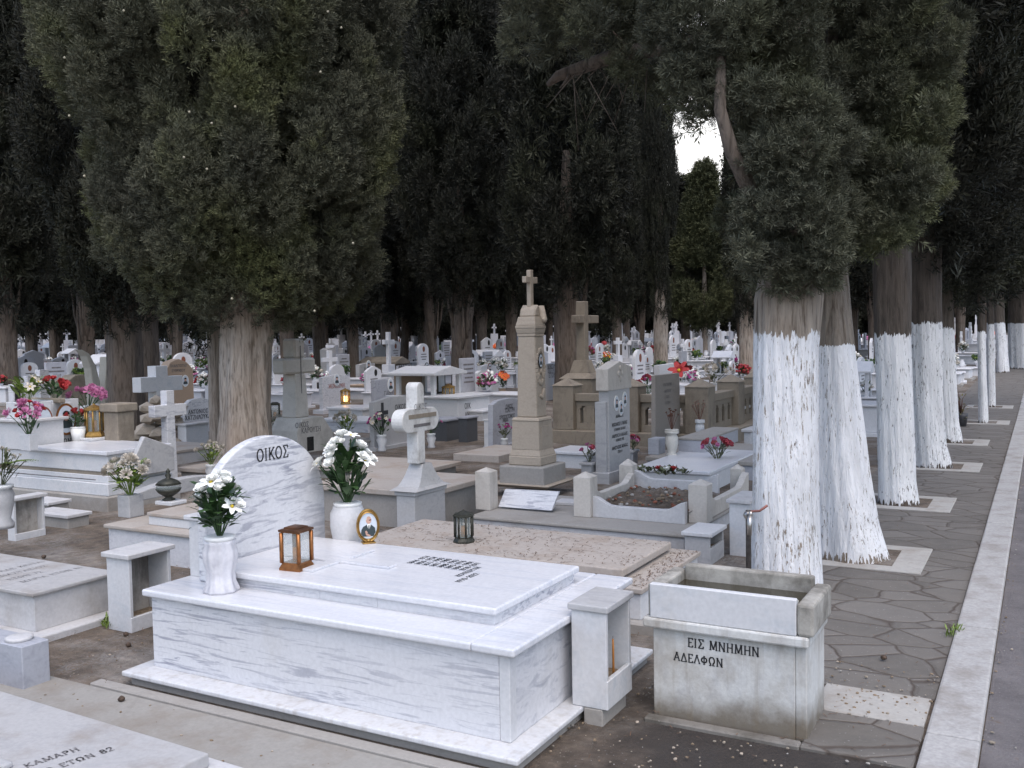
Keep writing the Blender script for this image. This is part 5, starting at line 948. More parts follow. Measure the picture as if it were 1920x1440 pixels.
potted('dark red roses left of the thin leaning stele', 1183, 765, 50, [('rose', DROSE, .08, 12), ('rose', MAG, .06, 4)], LEAF, plab='vase left of the thin leaning stele behind the balustrade', w=.3)
potted('dark red and purple roses directly left of the thin stele top', 1216, 765, 60, [('rose', DROSE, .07, 12), ('rose', MAG, .06, 6)], LEAF, plab='second vase left of the thin leaning stele', w=.3)
potted('large red bow like flower right of the thin stele top', 1279, 745, 55, [('lily', RED, .3, 3)], LEAF, plab='pot under the large red flower', n=10)
potted('white flowers in a basket behind the balustrade post', 1298, 742, 46, [('lily', WHP, .12, 10)], LEAF, plab='wicker basket behind the balustrade post', pot=MBR)
potted('tall dry white flowers behind the last balustrade post', 1340, 745, 62, [('mum', CRM, .09, 18)], LEAFD, plab='white vase behind the last balustrade post', w=.5)
potted('crimson flowers on the white grave near the right pale trunk', 1378, 705, 34, [('mum', MAG, .15, 9)], LEAF, plab='vase with crimson flowers near the right pale trunk')
potted('red roses by the tan arched headstone', 385, 752, 46, [('rose', RED, .12, 9)], LEAF, plab='vase beside the tan arched headstone')
potted('light green bush like plant behind the tan arched headstone', 378, 712, 42, [], LEAF2, plab='pot under the light green plant', n=120, w=.5)
potted('red flowers among stones left of the second cypress trunk', 190, 772, 30, [('rose', RED, .12, 7)], LEAF, plab='pot among stones left of the second cypress trunk')
potted('purple hanging flowers on the right side of the brown post', 233, 815, 55, [('rose', PUR, .07, 8)], LEAF, plab='pot beside the second cypress trunk', n=8, w=.1)
P = atg(648, 772); P = at(648, 758, cbox((680, 790), 616, 720, 765)[5]); lantern('lit orange lantern with a burning candle on the white grave', tuple(P), .2, .34, BRASS, BRASS, octo=True, flame=True)
P = atg(842, 785); P = (P[0], P[1], P[2]+.3); lantern('golden jug shaped lantern in front of the pedimented shrine', tuple(P), .26, .4, BRASS, BRASS, octo=True)
P = atg(516, 792); lantern('dark lantern half hidden beside the big cypress trunk', (P[0], P[1], P[2]), .2, .4, BRZ, BRZ)
# right side between the trunks
q = atg(1802, 800); o = thing('flower_pot', 'dark plastic pot with a nearly bare plant beside the whitewashed trunks', 'plant pot', tuple(q)); u = pr(*q)[2]/FPX; mb = MB(); mb.lathe(q[0], q[1], [(q[2], 9*u), (q[2]+20*u, 11.5*u), (q[2]+25*u, 12.5*u), (q[2]+25*u, 10*u)], PLAST, 20); mb.build('pot', o)
mb = MB()
for k in range(14):
    a = random.uniform(0, 6.28); r_ = random.uniform(6, 22)*u; hh = random.uniform(35, 72)*u; mb.tube([(q[0], q[1], q[2]+22*u), (q[0]+r_*.5*math.cos(a), q[1]+r_*.5*math.sin(a), q[2]+22*u+hh*.5), (q[0]+r_*math.cos(a+.4), q[1]+r_*math.sin(a+.4), q[2]+hh)], [.006, .005, .002], DRY, 5)
foliage_clump(mb, 60*u, 16*u, 40, plain('olive leaf', (.16, .14, .05), .7), .06, .012, q[2]); V = mb.v
for i in range(len(V)-40*6, len(V)): V[i] = (V[i][0]+q[0], V[i][1]+q[1], V[i][2])
mb.build('plant', o)
q = atg(1878, 694); u = pr(*q)[2]/FPX; o = thing('sign_post', 'leaning blue sign on a blue post beside the far trunks', 'sign', tuple(q)); mb = MB(); mb.tube([tuple(q), (q[0]-.06, q[1], q[2]+62*u)], 1.6*u, BLUE, 6); mb.build('post', o); mb = MB(); zc_ = q[2]+68*u; mb.box(q[0]-.1-5*u, q[0]-.1+5*u, q[1]-.02, q[1]+.02, zc_-8*u, zc_+8*u, BLUE, .01); mb.build('sign_plate', o)

# loose pebbles and lime flecks on the bare ground
mb = MB(); PB = [MCC, MSD, MSD, SAND, SAND, SAND, MS]
for k in range(900):
    x, y = random.choice([(random.uniform(-3.6, -2.1), random.uniform(-.15, 1.3)), (random.uniform(-3.4, .2), random.uniform(-1., -.1)), (random.uniform(.0, 1.3), random.uniform(.1, .65)), (random.uniform(.15, .3), random.uniform(.8, 1.4)), (random.uniform(1.5, 2.2), random.uniform(.6, 6)), (random.uniform(.85, 1.3), random.uniform(1.0, 1.7)), (random.uniform(-4.5, -2.5), random.uniform(.6, 3.4)), (random.uniform(1.46, 1.56), random.uniform(.5, 9))])
    r_ = random.uniform(.002, .007)*(1.6 if random.random() < .06 else 1); mb.ball((x, y, .012+r_*.3), r_, random.choice(PB), random.uniform(.8, 1.5), random.uniform(.8, 1.5), .7, 1, .25)
kind(mb.build('pebbles'), 'stuff')
# ------------------------------------------------------------------ trees
def trunk_mb(mb, pts, mat, seg=40, ridge=.07, sub=6, seed=0, nf=11):
    P = np.array([p[:3] for p in pts]); R_ = np.array([p[3] for p in pts]); r = np.random.default_rng(seed); ph = r.uniform(0, 6.28, 8); rows = []
    n = len(pts); T = np.linspace(0, n-1, (n-1)*sub+1)
    for t in T:
        i = min(int(t), n-2); f = t-i; f2 = f*f*(3-2*f)*.5+f*.5
        c = P[i]*(1-f2)+P[i+1]*f2; rad = R_[i]*(1-f2)+R_[i+1]*f2; a = np.linspace(0, 2*np.pi, seg, endpoint=False); z = c[2]
        k = 1+ridge*(np.sin(a*nf+ph[0]+.5*z)*.4+np.sin(a*5+ph[1]-.7*z)*.7+np.sin(a*3+ph[2]+.35*z)*.6+np.sin(a*19+ph[3]+1.7*z)*.25+.35*np.sin(z*4.2+a*2+ph[4]))
        rows.append(np.stack([c[0]+rad*k*np.cos(a), c[1]+rad*k*np.sin(a), np.full(seg, z)], 1))
    V = np.concatenate(rows); F = []
    for j in range(len(T)-1):
        for k in range(seg): k2 = (k+1) % seg; F.append([j*seg+k, j*seg+k2, (j+1)*seg+k2, (j+1)*seg+k])
    F.append([(len(T)-1)*seg+k for k in range(seg)]); mb.add(V, F, mat, True)
def spray(n, seed, lw=.05, spread=.9):
    r = np.random.default_rng(seed); V = []; F = []
    def leaf(b, d, L, w):
        d = d/np.linalg.norm(d); s = np.cross(d, r.normal(size=3)); s /= np.linalg.norm(s)+1e-9; k = len(V); m = b+d*L*.5
        V.extend([b, m-s*w, b+d*L, m+s*w]); F.append([k, k+1, k+2, k+3])
    leaf(np.zeros(3), np.array([0, 0, 1.]), 1., lw*.8)
    for i in range(n):
        t = .1+.85*(i/n); a = i*2.4+r.uniform(-.3, .3); el = spread*r.uniform(.6, 1.2); d = np.array([math.cos(a)*math.sin(el), math.sin(a)*math.sin(el), math.cos(el)])
        leaf(np.array([0, 0, t]), d, (.62-.35*t)*r.uniform(.7, 1.2), lw*r.uniform(.8, 1.3))
    return np.array(V), np.array(F)
def scatter(C_, D, S, tmpl, seed=0):
    r = np.random.default_rng(seed); V, F = tmpl; n = len(C_); D = D/np.linalg.norm(D, axis=1, keepdims=True); q = r.normal(size=(n, 3)); A = np.cross(D, q); A /= np.linalg.norm(A, axis=1, keepdims=True); B = np.cross(D, A)
    W = (A[:, None]*V[None, :, 0, None]+B[:, None]*V[None, :, 1, None]+D[:, None]*V[None, :, 2, None])*S[:, None, None]+C_[:, None]
    FF = F[None]+(np.arange(n)*len(V))[:, None, None]; return W.reshape(-1, 3), FF.reshape(-1, 4)
def np_mesh(name, V, F, mat):
    me = bpy.data.meshes.new(name); me.vertices.add(len(V)); me.vertices.foreach_set('co', V.astype(np.float32).ravel()); me.loops.add(F.size); me.loops.foreach_set('vertex_index', F.astype(np.int32).ravel())
    me.polygons.add(len(F)); me.polygons.foreach_set('loop_start', np.arange(0, F.size, 4, dtype=np.int32)); me.polygons.foreach_set('loop_total', np.full(len(F), 4, dtype=np.int32)); me.materials.append(mat); me.update(calc_edges=True); return me
def clumps_to_mesh(name, CL, per, size, tm, mat, seed=1, off=(0, 0, 0), core=0, up=.55, el=.9, ew=1.):
    """CL: list of (centre, radius, outward direction)"""
    r = np.random.default_rng(seed); Vs = []; Fs = []; b = 0; Cs = []; Ds = []; Ss = []
    for c, rad, out in CL:
        k = max(6, int(per*rad*rad)); u = r.normal(size=(k, 3)); u /= np.linalg.norm(u, axis=1, keepdims=True); flip = (u@out) < -.25; u[flip] *= -1
        q = rad*r.uniform(.35, 1., size=(k, 1))**.6; Cs.append(c+u*q*np.array([ew, ew, el])); Ds.append(u*.9+out*.45+np.array([0, 0, up])+r.normal(size=(k, 3))*.3); Ss.append(np.full(k, size)*r.uniform(.6, 1.3, k))
    Cs, Ds, Ss = np.concatenate(Cs), np.concatenate(Ds), np.concatenate(Ss); which = r.integers(0, len(tm), len(Cs))
    for i, t in enumerate(tm):
        m = which == i
        if m.any(): V, F = scatter(Cs[m], Ds[m], Ss[m], t, seed+i); Vs.append(V); Fs.append(F+b); b += len(V)
    if core:                                                       # dense old twigs inside the crown
        cc = np.array([c for c, _, _ in CL]); rr = np.array([q for _, q, _ in CL]); oo = np.array([o_ for _, _, o_ in CL]); idx = r.integers(0, len(CL), core)
        C2 = cc[idx]-oo[idx]*rr[idx, None]*r.uniform(.3, 1.6, (core, 1))+r.normal(size=(core, 3))*rr[idx, None]*.4; V, F = scatter(C2, r.normal(size=(core, 3))+np.array([0, 0, .6]), np.full(core, size*1.7), spray(14, 99, .035, 1.0), seed+9); Vs.append(V); Fs.append(F+b)
    return np_mesh(name, np.concatenate(Vs)-np.array(off), np.concatenate(Fs), mat)
def link(name, me, par=None): o = bpy.data.objects.new(name, me); COL.objects.link(o); o.parent = par; return o
def px_trunk(L, d): return [(*atd(x, y, d), w*d/FPX) for x, y, w in L]
FINE = [spray(30, 3, .022, .9), spray(26, 4, .026, 1.05), spray(34, 5, .02, .75)]
MED = [spray(15, 6, .04, .85), spray(13, 7, .045, 1.0)]
COARSE = [spray(8, 8, .11, .9), spray(7, 9, .13, 1.1)]
def clump_px(L, d0, jit, axis_px, rs=1.):
    out = []
    for x, y, w in L:
        d = d0+random.uniform(-jit, jit); c = atd(x, y, d); o = np.array([RT[0]*(x-axis_px)/150, RT[1]*(x-axis_px)/150, .15])-FW*1.0; o /= np.linalg.norm(o); out.append((c, w*d/FPX*rs, o))
    return out
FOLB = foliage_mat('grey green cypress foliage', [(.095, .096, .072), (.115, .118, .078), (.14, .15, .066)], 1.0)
# --- first whitewashed cypress beside the trough
d1 = 5.95; b1 = at(1471, 1112, 0); b1 = atd(1471, 1112, d1)
o = thing('cypress_tree', 'nearest whitewashed cypress right behind the water trough', 'tree', (b1[0], b1[1], 0), 'whitewashed cypresses along the path')
pts = px_trunk([(1472, 1200, 68), (1471, 1112, 66), (1471, 1000, 62), (1471, 800, 58), (1472, 660, 57), (1478, 560, 62), (1486, 460, 52), (1486, 300, 40), (1484, 100, 34), (1480, -200, 26), (1478, -600, 14)], d1); pts[0] = (b1[0], b1[1], -.05, pts[0][3])
mb = MB(); trunk_mb(mb, pts, BKN, 72, .045, 12, 1, 17); 
mb.build('trunk', o)
mb = MB(); Lb = [atd(*p) for p in ((1440, 395, 5.85), (1405, 355, 5.7), (1372, 285, 5.6), (1350, 205, 5.55), (1352, 110, 5.6), (1340, 20, 5.7))]; mb.tube(Lb, [.06, .05, .043, .036, .03, .02], BKG, 12); mb.build('limb', o)
mb = MB(); Lb = [atd(*p) for p in ((1480, 60, 5.95), (1330, 75, 6.2), (1200, 95, 6.6), (1130, 112, 6.9), (1060, 138, 7.2), (1048, 142, 7.25), (1028, 158, 7.35))]; mb.tube(Lb, [.07, .062, .055, .05, .044, .04, .02], BKG, 12)
for q, e in (((1180, 100, 6.7), (1150, 60, 6.6)), ((1110, 118, 7), (1085, 85, 6.9)), ((1070, 134, 7.15), (1050, 165, 7.1)), ((1250, 88, 6.4), (1235, 130, 6.4))): mb.tube([atd(*q), atd((q[0]+e[0])/2+4, (q[1]+e[1])/2, q[2]-.03), atd(*e)], [.02, .014, .006], BKG, 6)
for k in range(9):
    p = Vector(Lb[2]).lerp(Vector(Lb[4]), k/9); mb.tube([p, p+Vector((random.uniform(-.1, .1), random.uniform(-.1, .1), -.12)), p+Vector((random.uniform(-.25, .2), random.uniform(-.2, .2), -random.uniform(.25, .6)))], [.006, .005, .002], BKG, 5)
mb.build('limb', o)
A1 = [(1450, 500, 52), (1500, 515, 48), (1430, 465, 46), (1480, 440, 58), (1540, 480, 46), (1425, 410, 50), (1480, 380, 60), (1530, 420, 52), (1440, 300, 60), (1410, 275, 42), (1500, 290, 60), (1560, 270, 50), (1470, 350, 52), (1525, 350, 52), (1535, 525, 32), (1470, 535, 30), (1400, 440, 26), (1450, 240, 45), (1520, 220, 50), (1400, 480, 24),
      (1300, 60, 70), (1340, 130, 62), (1390, 60, 60), (1260, 15, 52), (1290, 140, 48), (1350, 185, 36), (1420, 100, 50), (1440, 30, 60), (1305, 190, 30), (1245, 75, 38), (1480, 120, 50), (1400, -40, 70), (1290, -50, 70), (1480, -40, 70), (1420, 180, 40), (1380, 150, 40), (1480, 150, 45), (1490, 60, 45), (1488, 205, 40), (1500, 0, 50)]
A1b = [(x+random.uniform(-30, 30), y+random.uniform(-35, 20), w*1.1) for x, y, w in A1 if not (1270 < x < 1350 and y > 170)]
AL = [(1060, 30, 50), (1000, 20, 50), (1110, 60, 48), (1160, 30, 52), (1200, 80, 44), (1040, 90, 40), (980, 80, 40), (1180, 130, 36), (1215, 30, 45), (1010, -40, 60), (1120, -40, 60), (1230, 160, 30), (1282, 214, 24), (1318, 212, 22), (1338, 222, 18)]
CL = clump_px(A1, 5.75, .2, 1480)+clump_px(A1b, 6.35, .25, 1480)+clump_px(AL, 6.9, .35, 1250)
ax = np.array([pts[6][0], pts[6][1], 0])
for k in range(60):                                                # the part of the crown above the frame
    a = random.uniform(0, 6.28); z = random.uniform(4.2, 9.5); rr = random.uniform(.5, 1.1)*(1.15-(z-4)/9); out = np.array([math.cos(a), math.sin(a), .3]); CL.append((ax+np.array([math.cos(a)*rr, math.sin(a)*rr, z]), .3, out/np.linalg.norm(out)))
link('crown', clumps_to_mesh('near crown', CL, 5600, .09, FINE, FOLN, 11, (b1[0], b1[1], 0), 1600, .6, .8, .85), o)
# --- second
d2 = 6.8; b2_ = atd(1598, 1046, d2); o = thing('cypress_tree', 'second whitewashed cypress with widest flaring foot', 'tree', (b2_[0], b2_[1], 0), 'whitewashed cypresses along the path')
pts = px_trunk([(1600, 1075, 74), (1597, 1040, 66), (1588, 980, 57), (1578, 880, 49), (1570, 760, 42), (1564, 655, 37), (1560, 560, 32), (1556, 450, 27), (1552, 300, 23), (1550, 0, 18), (1550, -400, 10)], d2); pts[0] = (pts[0][0], pts[0][1], -.05, pts[0][3])
mb = MB(); trunk_mb(mb, pts, BKN2, 72, .05, 12, 2)
mb.build('trunk', o)
A2 = [(1600, 300, 60), (1650, 260, 60), (1690, 180, 50), (1700, 330, 55), (1660, 380, 52), (1620, 350, 50), (1640, 435, 45), (1668, 445, 36), (1720, 280, 45), (1735, 345, 38), (1600, 150, 60), (1660, 90, 60), (1730, 110, 52), (1755, 135, 34), (1745, 225, 42), (1700, 30, 60), (1600, 40, 60), (1540, 150, 60), (1500, 60, 50), (1770, 80, 30), (1580, 400, 38), (1710, 390, 34), (1650, 170, 55), (1590, 230, 55), (1630, 0, 70), (1720, -40, 70), (1550, -30, 60)]
A2b = [(x+random.uniform(-30, 20), y+random.uniform(-35, 10), w*1.1) for x, y, w in A2]
CL = clump_px(A2, 6.45, .25, 1620)+clump_px(A2b, 7.0, .3, 1620)
ax = np.array([pts[8][0]+.15, pts[8][1]+.1, 0])
for k in range(60):
    a = random.uniform(0, 6.28); z = random.uniform(4.4, 9.5); rr = random.uniform(.4, 1.0)*(1.15-(z-4)/9); out = np.array([math.cos(a), math.sin(a), .3]); CL.append((ax+np.array([math.cos(a)*rr, math.sin(a)*rr, z]), .3, out/np.linalg.norm(out)))
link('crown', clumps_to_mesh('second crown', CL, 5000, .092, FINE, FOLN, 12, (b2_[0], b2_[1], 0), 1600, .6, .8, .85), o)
# --- big cypress in the middle left
dL = 12.2; bL = atd(458, 880, dL); gL = gz(bL[0], bL[1]); o = thing('cypress_tree', 'big dense cypress with thick bare grey trunk behind the rounded headstone', 'tree', (bL[0], bL[1], gL))
pts = px_trunk([(458, 900, 60), (458, 860, 52), (459, 760, 46), (460, 660, 45), (464, 600, 48), (462, 520, 40), (455, 400, 30), (450, 200, 24), (445, 0, 18), (445, -600, 6)], dL); pts[0] = (pts[0][0], pts[0][1], gL-.1, pts[0][3])
mb = MB(); trunk_mb(mb, pts, BKL, 64, .085, 10, 3, 9); mb.build('trunk', o); P_ = np.array([p[:2] for p in pts])
mb = MB()
for px, py, ex, ey in ((440, 590, 400, 490), (480, 590, 530, 500), (450, 580, 430, 470)):
    mb.tube([atd(px, py, dL-.2), atd((px+ex)/2, (py+ey)/2-15, dL-.3), atd(ex, ey-40, dL-.2)], [.1, .07, .04], BKL, 9)
mb.build('limb', o)
LB, RB = [(580, 400, 530), (565, 365, 560), (550, 330, 620), (520, 290, 665), (470, 230, 690), (420, 190, 715), (350, 190, 725), (300, 175, 730), (200, 125, 735), (100, 90, 745), (0, 75, 750), (-150, 90, 745), (-500, 130, 700), (-900, 250, 600), (-1150, 380, 480)], None
def ext(py):
    for (y0, l0, r0), (y1, l1, r1) in zip(LB[:-1], LB[1:]):
        if y1 <= py <= y0: t = (y0-py)/(y0-y1); return l0+(l1-l0)*t, r0+(r1-r0)*t
    return LB[-1][1:]
CL = []; ga = 2.399963
for k in range(620):                                               # upright plumes, spread evenly round the crown
    py = 575-735*((k+.5)/440) if k < 440 else random.uniform(-1100, -160); l, r = ext(max(min(py+random.uniform(-20, 20), 580), -1150)); cxp = (l+r)/2; R0 = (r-l)/2; a = k*ga+random.uniform(-.25, .25); rr = R0*random.choice((random.uniform(.82, .97), random.uniform(.6, .8)))
    c = atd(cxp, py, dL)+RT*(rr*math.cos(a)*dL/FPX)-FW*(rr*math.sin(a)*dL/FPX*.9)
    out = RT*math.cos(a)-FW*math.sin(a)+np.array([0, 0, .25]); CL.append((c, random.uniform(.24, .44), out/np.linalg.norm(out)))
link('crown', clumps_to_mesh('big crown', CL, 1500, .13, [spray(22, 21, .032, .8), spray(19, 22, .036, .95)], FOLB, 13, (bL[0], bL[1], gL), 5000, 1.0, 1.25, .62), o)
# a few pale cones hanging in it
PCONE = plain('pale cypress cone', (.38, .35, .26), .8, 0, .2, 80); mb = MB()
for px, py in ((441, 200), (355, 210), (397, 231), (345, 295), (388, 317), (121, 108), (232, 20), (615, 22), (601, 135), (640, 52), (130, 217), (662, 456), (435, 560), (590, 583), (158, 330)):
    mb.ball(atd(px, py, 10.2), .015, PCONE, 1, 1, 1, 1)
mb.build('hanging_cone_cluster', o)
# --- prototypes for the other cypresses
def cypress_proto(seed, H=12., zb=2.4, R0=1.5, per=300, nc=190, mat=FOLM, size=.30, shape=.55):
    r = random.Random(seed); CL = []
    for k in range(nc):
        t = r.random()**.85; z = zb+(H-zb)*t; prof = min(1, (t/.16)**.6) if t < .16 else (1-((t-.16)/.84)**1.7); a = r.uniform(0, 6.28); rr = max(.12, R0*prof)*r.uniform(.7, .98); out = np.array([math.cos(a), math.sin(a), .35]); CL.append((np.array([rr*math.cos(a), rr*math.sin(a), z]), r.uniform(.3, .52), out/np.linalg.norm(out)))
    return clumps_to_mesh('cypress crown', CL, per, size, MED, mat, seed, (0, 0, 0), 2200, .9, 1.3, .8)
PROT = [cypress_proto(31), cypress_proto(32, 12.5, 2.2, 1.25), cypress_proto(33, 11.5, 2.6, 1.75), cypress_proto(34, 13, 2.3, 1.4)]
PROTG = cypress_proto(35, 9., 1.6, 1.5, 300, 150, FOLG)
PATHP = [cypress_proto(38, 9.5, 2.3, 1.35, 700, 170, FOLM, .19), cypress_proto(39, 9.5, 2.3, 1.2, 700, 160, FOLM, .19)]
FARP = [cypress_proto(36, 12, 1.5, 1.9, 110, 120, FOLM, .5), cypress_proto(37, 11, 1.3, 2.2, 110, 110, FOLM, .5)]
def trunk_mesh(seed, r0, mat, H=6., lean=0., limbs=6, flare=1.25, seg=28, zl=1.3):
    mb = MB(); r = random.Random(seed); trunk_mb(mb, [(0, 0, -.25, r0*flare), (0, 0, .25, r0*1.06), (lean*.3, 0, 1.2, r0), (lean*.6, 0, 2.4, r0*1.02), (lean, 0, 4, r0*.6), (lean, 0, H, r0*.25)], mat, seg, .08, 5, seed)
    for k in range(limbs):
        a = r.uniform(0, 6.28); z0 = zl+r.uniform(0, 1.); e = r.uniform(.25, .55); mb.tube([(r0*.6*math.cos(a), r0*.6*math.sin(a), z0), (r0*.6*math.cos(a)+e*.4*math.cos(a), r0*.6*math.sin(a)+e*.4*math.sin(a), z0+.6), (e*math.cos(a), e*math.sin(a), z0+1.5)], [r0*.28, r0*.2, r0*.1], mat, 7)
    me = mb.build('tmp'); d = me.data; bpy.data.objects.remove(me); return d
TR = [trunk_mesh(41, .24, BKG), trunk_mesh(42, .2, BKG, lean=-.3), trunk_mesh(43, .3, BKG, limbs=9, zl=.9), trunk_mesh(44, .17, BKL, limbs=0)]
TRW = [trunk_mesh(45, .24, BKW, limbs=2, zl=2.4), trunk_mesh(46, .2, BKW, limbs=2, zl=2.2)]
def tree(label, X, Y, tm, cm, rs=1., ts=1., hs=1., group=None, crown_z=0., rot=None):
    g = gz(X, Y); o = thing('cypress_tree', label, 'tree', (X, Y, g), group); a = random.uniform(0, 6.28) if rot is None else rot
    t = link('trunk', tm, o); t.rotation_euler = (0, 0, a); t.scale = (ts, ts, 1); c = link('crown', cm, o); c.rotation_euler = (0, 0, random.uniform(0, 6.28)); c.scale = (rs, rs, hs); c.location = (0, 0, crown_z+2.2*(1-hs)); return o
GW = 'whitewashed cypresses along the path'
def wtree(label, L, d, cm, rs, cz, seed, hs=1., lim=True):
    pts = px_trunk(L, d); bx, by = pts[0][0], pts[0][1]; g = gz(bx, by); o = thing('cypress_tree', label, 'tree', (bx, by, g), GW); pts = [(bx, by, g-.1, pts[0][3]*1.05)]+pts[0:]
    mb = MB(); trunk_mb(mb, pts, BKWs[seed % 3], 48, .06, 9, seed, 14); mb.build('trunk', o); c = link('crown', cm, o); c.scale = (rs, rs, hs); c.location = (pts[-1][0]-bx, pts[-1][1]-by, cz); c.rotation_euler = (0, 0, seed); return o
wtree('third whitewashed cypress, straight thick trunk in a cement pit', [(1684, 946, 36), (1681, 900, 32), (1677, 780, 31), (1672, 640, 32), (1670, 450, 33), (1668, 200, 22)], 8.85, PATHP[0], .95, .5, 51)
wtree('fourth whitewashed cypress just behind the third', [(1748, 877, 36), (1741, 830, 31), (1734, 740, 31), (1731, 640, 33), (1728, 450, 34), (1720, 200, 20)], 11.2, PATHP[1], .95, .3, 52)
wtree('fifth whitewashed cypress peeping out right of the fourth', [(1783, 832, 21), (1779, 790, 17), (1770, 640, 18), (1764, 450, 16), (1760, 300, 10)], 13.6, PATHP[0], .9, .0, 53)
wtree('thin whitewashed cypress standing alone on the path, nearer of two', [(1844, 794, 8.5), (1842, 720, 7.5), (1839, 600, 6.5), (1838, 480, 5.5), (1838, 350, 4)], 16.3, PROT[1], .95, .25, 54)
wtree('thin whitewashed cypress standing on the path, farther of two', [(1859, 766, 7.5), (1858, 700, 7), (1857, 600, 6.5), (1856, 480, 5), (1856, 350, 4)], 19.4, PROT[3], .95, .2, 55)
wtree('whitewashed trunk behind the blue sign', [(1880, 690, 11), (1878, 650, 9), (1874, 600, 9), (1872, 520, 8)], 31, PROT[2], .9, .2, 56)
wtree('thick whitewashed cypress cut by the right edge of the photo', [(1921, 692, 29), (1919, 660, 25), (1916, 600, 24), (1914, 500, 20)], 33, PROT[0], 1.1, .3, 57)
# cypresses seen between the graves: photo x, base y, trunk, crown, crown width, trunk width
gap = lambda px, hw: 1270 < px+hw and px-hw < 1350
BG = [(240, 815, 0, 0, 1.15, 1.15, 'second big cypress with brown trunk left of the biggest cypress'), (284, 790, 0, 2, 1., .75, 'dark cypress trunk standing between the plain cross and the brown trunk'), (16, 752, 0, 3, 1.35, 1.1, 'dark cypress cut by the left edge of the photo'),
      (408, 850, 3, 1, 1., .6, 'slim cypress trunk pressed against the left of the big grey trunk'), (62, 722, 0, 1, 1.3, .8, 'dark cypress behind the white cross with dark streaks'), (165, 735, 2, 2, 1.2, .8, 'cypress behind the curved stone horns'), (330, 728, 1, 0, 1.2, .8, 'cypress behind the tan arched headstone'),
      (663, 716, 0, 1, 1.3, .8, 'cypress right of the tall carved slab'), (725, 692, 0, 3, 1.3, .9, 'cypress behind the brown sarcophagus roof'), (757, 700, 1, 0, 1.2, .8, 'narrow dark cypress right of the sarcophagus roof'), (797, 700, 0, 1, 1.2, 1., 'dark cypress left of the pediment shrine cross'),
      (815, 704, 1, 2, 1.1, .9, 'grey based cypress just above the pedimented shrine'), (868, 728, 2, 2, 1.15, 1.0, 'leaning cypress with ragged bark right of the shrine'), (905, 690, 0, 0, 1.2, .9, 'cypress behind the orange bouquets'), (1068, 752, 2, 0, 1.1, 1.15, 'cypress with many upright limbs between obelisk and tall brown cross'),
      (1157, 690, 0, 1, 1., .8, 'thin dark cypress right of the tall brown cross'), (1200, 676, 1, 3, .9, .8, 'slanting cypress trunk left of the pale one'), (1240, 715, 3, 1, 1., 1.25, 'pale trunked cypress above the thin leaning stele'), (1400, 728, 3, 1, .75, 1.1, 'slightly bent cypress trunk left of the first whitewashed trunk'),
      (1175, 665, 0, 2, .9, .8, 'far cypress between two thin trunks'), (960, 690, 0, 2, 1.2, .9, 'cypress hidden behind the obelisk shaft'), (600, 712, 0, 0, 1.2, .9, 'cypress behind the chamfered cross'), (540, 725, 0, 3, 1.2, .9, 'cypress behind the big grey trunk'), (1030, 680, 1, 3, 1.2, .8, 'dark cypress right of the obelisk cross'),
      (1390, 676, 0, 3, .62, .8, 'far cypress beside the first whitewashed trunk'), (1640, 690, 0, 0, 1.1, .9, 'cypress seen between the second and third whitewashed trunks'), (1800, 672, 0, 2, 1.1, .8, 'cypress behind the potted plant'), (110, 690, 0, 0, 1.4, 1., 'far cypress above the family tomb shrine'), (210, 700, 1, 3, 1.3, .9, 'far cypress left of the brown trunk')]
NEARP = [cypress_proto(40, 12.5, 2.2, 1.45, 700, 200, FOLM, .19), cypress_proto(42, 12.5, 2.2, 1.3, 700, 190, FOLM, .19)]
for px, py, ti, ci, rs, ts, lb in BG:
    P = atg(px, py); rs *= .82; dd = pr(*P)[2]; R0 = (1.5, 1.25, 1.75, 1.4)[ci]+.45
    room = (1275-px if px < 1300 else px-1348)*dd/FPX
    if 0 < room < R0*rs: rs = max(.4, room/R0)
    tree(lb, P[0], P[1], TR[ti], PROT[ci] if dd > 23 else NEARP[ci % 2], rs, ts, random.uniform(1.25, 1.5), 'cypresses among the graves')
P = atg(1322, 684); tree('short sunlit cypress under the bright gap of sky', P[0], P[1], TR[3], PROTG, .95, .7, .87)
# rows beyond that close the view
def belt(n, x0, x1, d, hs, lab, protos, grp, rs=1.):
    for k in range(n):
        px = x0+(x1-x0)*(k+random.uniform(-.25, .25))/n; dd = d*random.uniform(.92, 1.1); P = atd(px, 640, dd); u = rs*2.0*FPX/dd; h = hs*random.uniform(.9, 1.15)
        if gap(px, u):
            h = min(h, (1.6+.155*dd-gz(P[0], P[1]))/12.5) if dd > 45 else 0
        if h < .25: continue
        tree(lab(px), P[0], P[1], TR[k % 2], protos[k % len(protos)], rs*(1 if h > .6 else .7), .9, h, grp)
LM = [(60, 'the left edge of the photo'), (240, 'the brown second trunk'), (330, 'the tan arched headstone'), (460, 'the biggest trunk'), (570, 'the chamfered cross'), (640, 'the tall carved slab'), (730, 'the brown sarcophagus'), (820, 'the pedimented shrine'), (915, 'the orange bouquets'), (990, 'the obelisk'), (1068, 'the many limbed cypress'), (1100, 'the tall brown cross'), (1152, 'the three portrait stele'), (1240, 'the pale trunk'), (1310, 'the gap of sky'), (1400, 'the bent trunk'), (1470, 'the first whitewashed trunk'), (1620, 'the second whitewashed trunk'), (1690, 'the third whitewashed trunk'), (1740, 'the fourth whitewashed trunk'), (1805, 'the potted plant'), (1850, 'the thin whitewashed trunks'), (1900, 'the blue sign')]
def where(px):
    x, n = min(LM, key=lambda q: abs(q[0]-px)); dx = px-x
    return ('straight above ' if abs(dx) < 12 else 'just left of ' if -30 < dx < 0 else 'left of ' if dx < 0 else 'just right of ' if dx < 30 else 'right of ')+n
